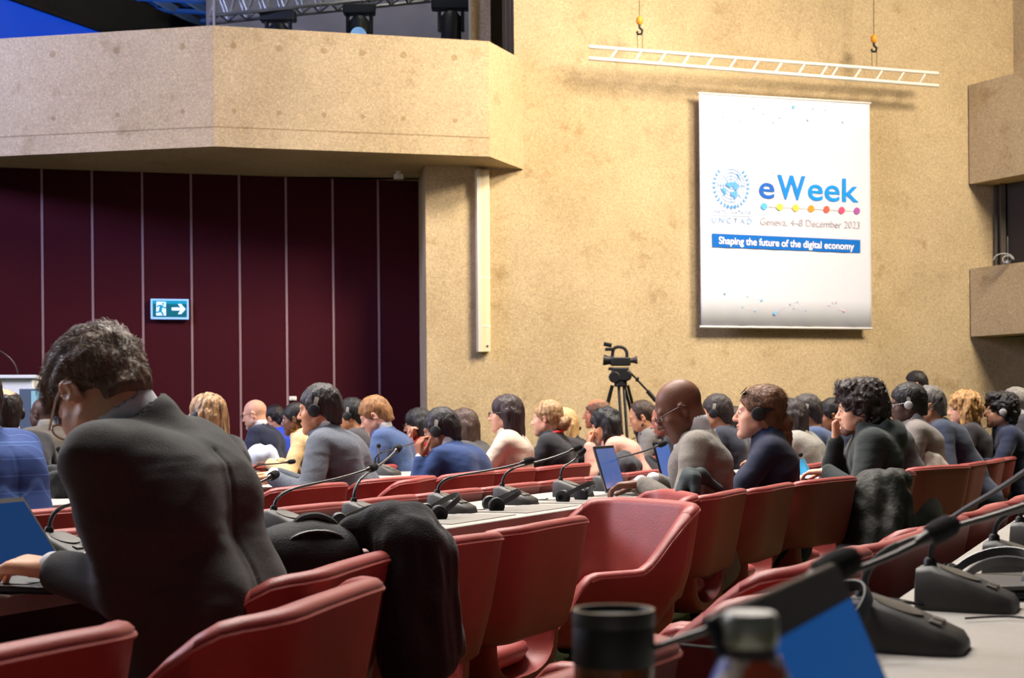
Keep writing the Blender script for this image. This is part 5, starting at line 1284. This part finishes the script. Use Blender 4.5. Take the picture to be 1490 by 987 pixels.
person('reddish man', 'balding ruddy man half hidden behind the pink jacket woman', (868, 603), 12.0, (196, 120, 92), ('fringe', (120, 84, 66)), ('suit', (70, 60, 62)), yaw=80, lean=(10, 20), h=.012, collar=False)
person('bearded man', 'bearded man in grey suit looking down below the video camera', (934, 608), 11.3, TAN, ('receding', (66, 50, 42)), ('suit', (116, 112, 110)), yaw=84, lean=(12, 24), hpitch=16, beard=(70, 54, 46), collar=False, h=.01)
person('grey beard man', 'grey-bearded man in black jacket behind the bald man face', (968, 612), 10.3, (180, 118, 98), ('receding', (80, 66, 58)), ('suit', (46, 46, 50)), yaw=80, lean=(18, 30), hpitch=12, beard=(126, 112, 106), collar=False, h=.01)
person('back headset man', 'dark-haired man with headset between the bald man and navy woman', (1042, 602), 9.9, TAN, ('short', (58, 50, 48)), ('suit', (44, 48, 62)), yaw=70, lean=(14, 24), headset={'tilt': 6}, collar=False, h=.011, seatlabel='distant red armchair under the man between bald man and navy woman')
person('peeking woman', 'pale-faced woman just left of the navy woman face', (1068, 616), 11.0, PINK, ('bob', (62, 46, 40)), ('suit', (70, 66, 70)), yaw=74, lean=(10, 20), fem=True, collar=False, h=.012)
person('bob woman', 'woman with dark bob in pale grey top behind the navy woman hair', (1150, 608), 9.6, PALE, ('bob', (46, 36, 36)), ('suit', (150, 146, 138)), yaw=62, lean=(14, 26), fem=True, collar=False, h=.011)
person('light blue suit man', 'man in dusty blue suit with headset left of the hooded man', (1172, 602), 9.9, TAN, ('short', (66, 60, 58)), ('suit', (74, 90, 124)), yaw=80, lean=(14, 26), headset={'tilt': 10}, collar=False, h=.011)
person('hand-hidden sitter', 'person in navy jacket beyond the raised hand of the hooded man', (1211, 606), 10.6, BROWN, ('short', (34, 28, 28)), ('suit', (40, 46, 66)), yaw=80, lean=(16, 30), hpitch=8, collar=False, h=.012)
# ------------------------------------------------------------------ bags, coats, small things
def cloth(name, label, cat, pts, m, h=.009, amp=.008, fr=(26, 26, 9), k=.03, parts=None):
    """pts: list of (px,py,Y,px2,py2,Y2,r1,r2)"""
    s = SDF(); ps = []
    for a in pts:
        p, q = W(a[0], a[1], a[2]), W(a[3], a[4], a[5]); ps += [p, q]; s.cap(p, q, a[6], a[7], k=k)
    base = sum(ps, V((0, 0, 0))) / len(ps); base.z = min(p.z for p in ps)
    sd = random.random() * 30
    me = s.mesh(h, lambda x, y, z: amp * (vnoise(x * fr[0] + sd, y * fr[1], z * fr[2]) + .5 * vnoise(x * fr[0] * 2.3, y * fr[1] * 2.3 + sd, z * fr[2] * 2)), name)
    me.transform(Matrix.Translation(-base)); o = link(name, me, m); o.location = base; return tag(o, label, cat)
M_COAT = mat('coat_black', lin((44, 45, 47)), .95, bump=.35, bscale=260, var=.15, vscale=120, spec=.12, sheen=.2)
cloth('coat', 'black wool coat hung over the chair right of the backpack', 'coat',
      [(512, 776, 3.02, 560, 764, 3.02, .035, .045), (560, 766, 3.02, 602, 766, 3.03, .045, .045), (602, 768, 3.02, 640, 806, 3.04, .04, .035),
       (566, 790, 2.98, 584, 950, 2.96, .04, .045), (592, 785, 2.98, 606, 985, 2.95, .045, .05), (616, 790, 2.98, 634, 960, 2.98, .04, .045), (636, 806, 3.02, 652, 930, 3.02, .035, .03), (645, 830, 3.04, 664, 946, 3.03, .025, .018), (590, 960, 2.97, 600, 1010, 2.96, .05, .045)], M_COAT, .007, .007, (30, 30, 6), k=.03)
M_JK = mat('jacket_teal', lin((40, 52, 54)), .8, bump=.2, bscale=160)
cloth('jacket', 'dark teal jacket over the empty chair in front of the bald man elbow', 'jacket', [(990, 718, 5.4, 1004, 694, 5.45, .022, .028), (1004, 694, 5.45, 1020, 691, 5.5, .028, .028), (1020, 692, 5.5, 1046, 712, 5.52, .024, .018), (1010, 698, 5.4, 1012, 716, 5.38, .028, .024)], M_JK, .008, .006)
M_OL = mat('jacket_olive', lin((34, 34, 28)), .7, bump=.3, bscale=60, var=.1, vscale=20)
cloth('jacket', 'olive-black padded jacket hung over the chair of the hooded man', 'jacket', [(1252, 716, 6.82, 1238, 800, 6.72, .06, .05), (1272, 706, 6.82, 1264, 806, 6.67, .07, .06), (1296, 704, 6.82, 1292, 806, 6.67, .07, .06), (1312, 728, 6.85, 1322, 792, 6.77, .055, .05), (1256, 706, 6.87, 1306, 698, 6.92, .05, .05), (1240, 796, 6.72, 1318, 796, 6.72, .03, .035), (1262, 704, 6.86, 1312, 700, 6.95, .055, .055)], M_OL, .009, .009, (16, 16, 10))
M_CRC = mat('coat_cream', lin((205, 198, 186)), .85, bump=.2, bscale=120)
cloth('coat', 'cream coat over the chair behind the pale grey suit man', 'coat', [(1341, 664, 8.6, 1356, 660, 8.6, .035, .035), (1356, 660, 8.6, 1374, 680, 8.55, .035, .03), (1346, 668, 8.55, 1348, 700, 8.5, .05, .05), (1360, 668, 8.55, 1360, 706, 8.5, .04, .05)], M_CRC, .009, .006)
cloth('coat', 'pale blue-white coat over a distant chair below the bald man in navy', 'coat', [(366, 672, 10.6, 374, 662, 10.6, .06, .07), (374, 662, 10.6, 392, 660, 10.6, .07, .06), (392, 662, 10.6, 398, 674, 10.6, .055, .06)], mat('coat_white', lin((208, 218, 236)), .85), .012, .008)
cloth('coat', 'folded black coat over a chair at left beside the checked jacket', 'coat', [(58, 708, 6.3, 70, 696, 6.3, .06, .055), (70, 696, 6.3, 96, 694, 6.3, .055, .06), (96, 695, 6.3, 114, 712, 6.25, .055, .05), (84, 700, 6.2, 92, 716, 6.2, .05, .05)], M_COAT, .009, .012, (22, 22, 30))
cloth('jacket', 'dark grey jacket over a chair behind the silver laptop', 'jacket', [(900, 692, 7.9, 908, 674, 7.9, .06, .06), (908, 674, 7.9, 922, 680, 7.9, .06, .05), (912, 680, 7.85, 918, 700, 7.85, .06, .06)], fabric((56, 56, 60)), .01, .008)
cloth('jacket', 'small dark jacket on the chair left of the lectern monitor watcher', 'jacket', [(46, 674, 8.6, 60, 668, 8.6, .05, .06), (60, 668, 8.6, 74, 680, 8.6, .06, .05)], M_COAT, .011, .008)

# backpack standing on the seat of the nearest free chair
bp0 = W(446, 800, 2.98); bpk = thing('backpack', 'black backpack with top loop handle between typing man and coat', 'backpack', (bp0.x, bp0.y, .489), math.radians(28))
M_BP = mat('backpack_nylon', lin((44, 45, 45)), .75, bump=.3, bscale=300, var=.1, vscale=40, spec=.3)
s = SDF(); s.box((0, 0, .17), (.115, .075, .17), .06, k=.02); s.ell((0, 0, .26), (.11, .072, .10), k=.04); s.cap((-.10, .05, .05), (-.085, .05, .30), .03, k=.03)
link('body', s.mesh(.007, lambda x, y, z: .004 * vnoise(x * 24, y * 24, z * 18)), M_BP, bpk)
s = SDF(); s.box((.01, -.085, .13), (.085, .03, .11), .025, k=.02); link('front_pocket', s.mesh(.007, lambda x, y, z: .003 * vnoise(x * 30, y * 30, z * 20)), M_BP, bpk)
b = MB(); b.tube(catm([(-.03, -.01, .335), (-.018, -.01, .362), (.02, -.01, .368), (.055, -.01, .352), (.065, -.01, .325)], 6), .010, 8); b.build('loop_handle', M_BP, bpk)
for sx in (-1, 1):
    b = MB(); rg = []
    for p in catm([(sx * .05, .06, .33), (sx * .065, .10, .30), (sx * .07, .105, .18), (sx * .075, .085, .06)], 6): rg.append([p + V((-.024, 0, -.004)), p + V((.024, 0, -.004)), p + V((.024, .010, .004)), p + V((-.024, .010, .004))])
    b.loft(rg); b.build('shoulder_strap', M_BP, bpk)
b = MB(); b.tube(catm([(-.10, -.045, .10), (-.095, -.05, .24), (-.05, -.06, .33), (.05, -.06, .33), (.095, -.05, .24), (.10, -.045, .10)], 6), .0045, 6); b.build('zipper', M_BLACK, bpk)
for x, z in ((.075, .16), (-.098, .12)): b = MB(); b.box((x, -.118 if x > 0 else -.06, z), (.004, .003, .014)); b.build('zip_pull', mat('pull_metal', lin((190, 180, 160)), .3, .9), bpk)

# near table: mug, bottle, laptop, tablet
mg = thing('travel_mug', 'travel mug with black lid and amber body standing at the front', 'mug', (.0772, 1.10, .74))
k_ = 1.0
b = MB(); b.lathe([(.026, 0), (.0285, .004), (.0312, .124), (.0300, .130)], n=32); b.build('cup_body', mat('mug_amber', lin((120, 66, 20)), .25, var=.6, vscale=45, coat=.5, stretch=(1, 1, .25)), mg)
b = MB(); b.lathe([(.0305, .122), (.0318, .124), (.0318, .158), (.0308, .160), (.0, .160)], n=32); b.build('sleeve', mat('mug_black', lin((16, 17, 17)), .6), mg)
b = MB(); b.lathe([(.0322, .1535), (.0326, .160), (.0318, .1655), (.0285, .1655), (.027, .160), (.0, .159)], n=32); b.build('lid_rim', mat('mug_rim', lin((58, 58, 56)), .35), mg)
bt = thing('bottle', 'juice bottle with white-topped silver cap and colourful label at the front', 'bottle', (.1265, .76, .74))
b = MB(); b.lathe([(.028, 0), (.031, .004), (.031, .125), (.0285, .150), (.0185, .176), (.0132, .188), (.0130, .196), (.0, .196)], n=32); b.build('glass_body', mat('bottle_dark', lin((64, 50, 40)), .12, coat=.6, var=.3, vscale=30), bt)
lab = bpy.data.materials.new('bottle_label'); lab.use_nodes = True; nt = lab.node_tree; bb = nt.nodes['Principled BSDF']; bb.inputs['Roughness'].default_value = .4
tc = nt.nodes.new('ShaderNodeTexCoord'); vo = nt.nodes.new('ShaderNodeTexVoronoi'); vo.inputs['Scale'].default_value = 62; nt.links.new(tc.outputs['Object'], vo.inputs['Vector'])
rp = nt.nodes.new('ShaderNodeValToRGB'); rp.color_ramp.interpolation = 'CONSTANT'; cols = [(205, 190, 175), (190, 80, 50), (150, 24, 28), (90, 92, 66), (200, 196, 190), (60, 76, 160)]
while len(rp.color_ramp.elements) < 6: rp.color_ramp.elements.new(.5)
for i, e in enumerate(rp.color_ramp.elements): e.position = i / 6; e.color = (*lin(cols[i]), 1)
sx_ = nt.nodes.new('ShaderNodeSeparateColor'); nt.links.new(vo.outputs['Color'], sx_.inputs[0]); nt.links.new(sx_.outputs[0], rp.inputs[0]); nt.links.new(rp.outputs[0], bb.inputs['Base Color'])
b = MB(); b.lathe([(.0314, .05), (.0316, .052), (.0316, .127), (.0292, .150), (.0205, .174), (.0160, .184), (.015, .184), (.0195, .173), (.028, .149), (.0308, .126), (.0308, .05)], n=32); b.build('label', lab, bt)
b = MB(); b.lathe([(.0142, .190), (.0147, .191), (.0147, .205), (.0140, .2065), (0, .2065)], n=28); b.build('cap', mat('cap_silver', lin((150, 152, 140)), .3, .7), bt)
b = MB(); b.lathe([(.0132, .2066), (.0128, .2078), (0, .2078)], n=28); b.build('cap_top', M_WHITE, bt)
laptop((.246, .868, .741), YAW0, 113, 'near dark laptop with blurred blue screen at the lower right', M_LAPD, M_SCR3, w=.31, lidh=.21, inset=.028)
tb = thing('tablet_case', 'flat black closed computer on near table behind the microphone base', 'computer', (.965, 2.53, .741), math.radians(8))
b = MB(); b.box((0, 0, .008), (.17, .10, .008)); b.build('base', M_LAPD, tb, bevel=.004); b = MB(); b.box((0, 0, .021), (.17, .10, .004)); b.build('lid', mat('lid_grey', lin((82, 80, 78)), .45, .2), tb, bevel=.003)
b = MB(); b.cyl((-.16, .1, .013), (.16, .1, .013), .012, n=10); b.build('hinge', M_BLACK, tb)
cb = thing('cable', 'short black looped cable on the near table before the microphone base', 'cable', (.64, 2.33, .742))
b = MB(); b.tube(catm([(.03, 0, .004), (-.02, .02, .012), (-.05, -.01, .010), (-.045, -.03, .004), (-.01, -.025, .012), (.03, -.02, .006)], 6), .003, 6); b.build('wire', M_BLACK, cb)
def paper(label, pos, yaw, w, d, col=(226, 226, 224), n=3, name='paper_stack', cat='papers', z=.741):
    t = thing(name, label, cat, (pos[0], pos[1], z), math.radians(yaw))
    for i in range(n): b = MB(); b.box((.006 * i, -.004 * i, .0012 + i * .0022), (w / 2, d / 2, .001), Matrix.Rotation(.06 * i, 3, 'Z')); b.build('sheet', mat('paper_%d_%d_%d' % col, lin(col), .8), t, smooth=False)
    return t
p = W(383, 700, 7.15); paper('white papers under the hands of the leaning man', (p.x, p.y), 70, .30, .22, z=.7405)
p = W(1176, 690, 7.7); paper('white papers on the table before the hooded man elbow', (p.x, p.y), 60, .25, .2)
p = W(1168, 684, 7.9); t = thing('tent_card', 'bright blue folded card beside the hooded man elbow', 'card', (p.x, p.y, .741), math.radians(70))
b = MB(); b.prism([(-.05, -.05, 0), (-.05, .05, 0), (-.05, 0, .10)], (.1, 0, 0)); b.build('card', mat('card_blue', lin((60, 170, 220)), .5), t, smooth=False)

# video camera on its tripod
YC = 12.2
def cpt(px, py, dy=0.0): return W(px, py, YC + dy)
tb0 = cpt(903, 560); tri = thing('tripod', 'black video tripod with pan bar standing before the concrete wall', 'tripod', (tb0.x, tb0.y, 0))
def tl(px, py, dy=0.0): return cpt(px, py, dy) - tri.location
b = MB(); b.cyl(tl(903, 563), tl(903, 552), .055, n=14); b.box(tl(902, 545), (.07, .06, .055)); b.cyl(tl(894, 549, -.06), tl(894, 549, .06), .05, n=16); b.cyl(tl(912, 547, -.06), tl(912, 547, .06), .045, n=16); b.build('fluid_head', M_BLACK, tri, bevel=.008)
b = MB(); b.box(tl(900, 537), (.085, .045, .012)); b.build('camera_plate', M_BLACK, tri)
b = MB(); b.cyl(tl(915, 540), tl(945, 572), .009, n=8); b.build('pan_bar', M_TUBE, tri); b = MB(); b.cyl(tl(942, 569), tl(955, 584), .019, n=10); b.build('grip', M_BLACK, tri); b = MB(); b.cyl(tl(926, 551), tl(929, 553), .022, n=10); b.build('bar_clamp', M_TUBE, tri)
for foot, ap in (((-.42, .10, .02), (891, 561)), ((.05, -.40, .02), (904, 562)), ((.40, .30, .02), (911, 561))):
    a = tl(*ap); f_ = V(foot); mid = a + (f_ - a) * .5; n_ = V((f_.y, -f_.x, 0)).normalized() * .022
    b = MB(); b.cyl(a + n_, mid + n_, .013, n=8); b.cyl(a - n_, mid - n_, .013, n=8); b.cyl(mid - (f_ - a) * .05, f_, .013, n=8); b.box(mid, (.035, .02, .03)); b.cyl(f_, f_ + V((0, 0, -.02)), .025, n=10); b.build('leg', M_TUBE, tri)
vc0 = cpt(902, 535); vc = thing('video_camera', 'black video camera with hood and top handle on the tripod', 'camera', vc0)
def vl(px, py, dy=0.0): return cpt(px, py, dy) - vc0
b = MB(); c_ = (vl(889, 521) + vl(917, 532)) / 2; b.box(c_, (.083, .055, .036)); b.build('body', M_BLACK, vc, bevel=.01)
b = MB(); b.cyl(vl(893, 525), vl(884, 524.5), .036, n=16); b.cyl(vl(884, 524.5), vl(878, 524), .040, .048, n=16); b.build('lens_hood', M_BLACK, vc)
b = MB(); b.cyl(vl(892, 525.5), vl(890, 525.4), .040, n=16); b.build('focus_ring', mat('ring_blue', lin((50, 66, 110)), .4), vc)
b = MB(); b.tube(catm([vl(891, 519), vl(893, 508), vl(900, 505), vl(908, 507), vl(912, 513), vl(912, 520)], 5), .014, 8); b.build('top_handle', M_BLACK, vc)
b = MB(); b.cyl(vl(890, 503), vl(878.5, 500.5), .018, n=12); b.build('microphone', M_FOAM, vc)
b = MB(); b.box((vl(880, 506) + vl(893, 511)) / 2, (.036, .03, .014)); b.build('display_unit', M_BLACK, vc, bevel=.006)
b = MB(); b.cyl(vl(915, 525), vl(920, 524.5), .022, n=12); b.cyl(vl(920, 524.5), vl(927, 524), .022, .036, n=14); b.build('eyepiece', mat('eyecup', lin((70, 64, 66)), .6), vc)

# lectern and monitor on the stage platform at left
ps = W(20, 560, 13.2); struct('floor_stage', MB().box((-5.2, 13.4, .15), (1.9, 1.1, .15)), M_FLOOR, smooth=False)
lec = thing('lectern', 'bright white lectern with thin microphone at the left edge', 'lectern', (W(22, 600, 13.2).x, 13.2, .30), math.radians(10))
M_LEC = mat('lectern_white', lin((238, 240, 246)), .4)
b = MB(); b.prism([(-.22, -.16, 0), (.26, -.16, 0), (.19, -.16, 1.20), (-.22, -.16, 1.20)], (0, .34, 0)); b.build('body', M_LEC, lec, bevel=.015)
b = MB(); b.box((-.01, .0, 1.215), (.23, .20, .016)); b.build('desk', M_LEC, lec, bevel=.006)
b = MB(); b.prism([(-.225, -.165, .85), (-.14, -.165, .85), (-.20, -.165, 1.08), (-.225, -.165, 1.08)], (0, -.006, 0)); b.build('blue_panel', mat('lectern_blue', lin((20, 96, 176)), .4), lec, smooth=False)
a0 = V((.03, 0, 1.225)); b = MB(); b.tube(bez(a0, a0 + V((-.01, -.02, .16)), a0 + V((-.10, -.05, .20)), a0 + V((-.22, -.06, .28)), 12), .006, 6); b.build('microphone_stem', M_GOOSE, lec)
mon = thing('monitor', 'grey monitor showing a pale blue slide beside the lectern', 'monitor', (W(57, 600, 12.5).x, 12.5, .30), math.radians(4))
zc = W(57, 598, 12.5).z - .30; hm = 32 * 12.5 / F
b = MB(); b.box((0, 0, zc), (.158, .05, hm)); b.build('casing', mat('monitor_grey', lin((86, 100, 124)), .5), mon, bevel=.006)
b = MB(); b.add([(-.054, -.052, zc - .02 - hm * .35), (.132, -.052, zc - .02 - hm * .35), (.132, -.052, zc + hm * .9), (-.054, -.052, zc + hm * .9)], [(0, 1, 2, 3)]); b.build('display', mat('slide_pale', lin((60, 80, 90)), .3, emit=lin((150, 196, 220)), estr=.85), mon, smooth=False)
b = MB(); b.box((0, .03, zc / 2 - hm / 2), (.03, .02, zc / 2 - hm / 2 + .02)); b.box((0, .03, .012), (.16, .12, .012)); b.build('stand', M_BLACK, mon, bevel=.004)
# ------------------------------------------------------------------ light
def area(name, loc, target, size, energy, col, sy=None, spread=None):
    d = bpy.data.lights.new(name, 'AREA'); d.energy = energy; d.color = col; d.size = size
    if sy: d.shape = 'RECTANGLE'; d.size_y = sy
    if spread: d.spread = math.radians(spread)
    o = bpy.data.objects.new(name, d); COL.objects.link(o); o.location = loc
    o.rotation_euler = (V(target) - V(loc)).to_track_quat('-Z', 'Y').to_euler(); return o
WARM = (1.0, .80, .52); NEU = (1.0, .93, .86)
area('wall_wash_light', (7.2, 9.8, 7.7), (2.0, 15.6, 2.6), 2.2, 690, (1.0, .88, .68), spread=112)
area('wall_wash_light', (3.4, 10.8, 7.7), (-.6, 14.4, 3.4), 1.6, 270, (1.0, .87, .66), spread=90)
area('hall_light', (-2.6, 8.0, 7.8), (-1.6, 6.4, 0.6), 2.6, 400, NEU, spread=100)
area('hall_light', (1.0, 9.2, 7.8), (1.6, 7.6, 0.6), 2.6, 420, NEU, spread=100)
area('hall_light', (-.8, 4.2, 7.8), (.2, 2.6, 0.6), 2.4, 170, NEU, spread=100)
area('stage_glow_light', (-8.0, 8.0, 4.4), (1.0, 8.0, 1.2), 3.5, 310, (.82, .82, 1.0), 2.5, spread=120)
area('stage_wash_light', (-8.5, 9.0, 6.6), (-4.6, 14.0, 4.3), 1.8, 175, (.48, .54, 1.0), spread=80)
area('grid_fill', (-5.0, 18.6, 4.6), (-4.4, 21.0, 6.8), 0.8, 90, (.25, .5, 1.0), spread=120)  # blue fill added from below so the dark grid bars show
area('gallery_fill', (-1.2, 15.4, 7.7), (-1.0, 17.9, 5.6), 0.8, 22, NEU)  # fill added inside the gallery to bring out its grey wall
sp = bpy.data.lights.new('lectern_spot', 'SPOT'); sp.energy = 700; sp.spot_size = math.radians(14); sp.color = (.92, .95, 1.0); so = bpy.data.objects.new('lectern_spot', sp); COL.objects.link(so)
so.location = (-2.5, 7.0, 7.6); so.rotation_euler = (V((-4.7, 13.1, 1.3)) - V((-2.5, 7.0, 7.6))).to_track_quat('-Z', 'Y').to_euler()
w = bpy.data.worlds.new('world'); S.world = w; w.use_nodes = True
w.node_tree.nodes['Background'].inputs[0].default_value = (.75, .76, .85, 1); w.node_tree.nodes['Background'].inputs[1].default_value = .08
S.view_settings.view_transform = 'Standard'; S.view_settings.look = 'None'; S.view_settings.gamma = 1.0; S.view_settings.exposure = 0.0
S.view_settings.use_curve_mapping = False
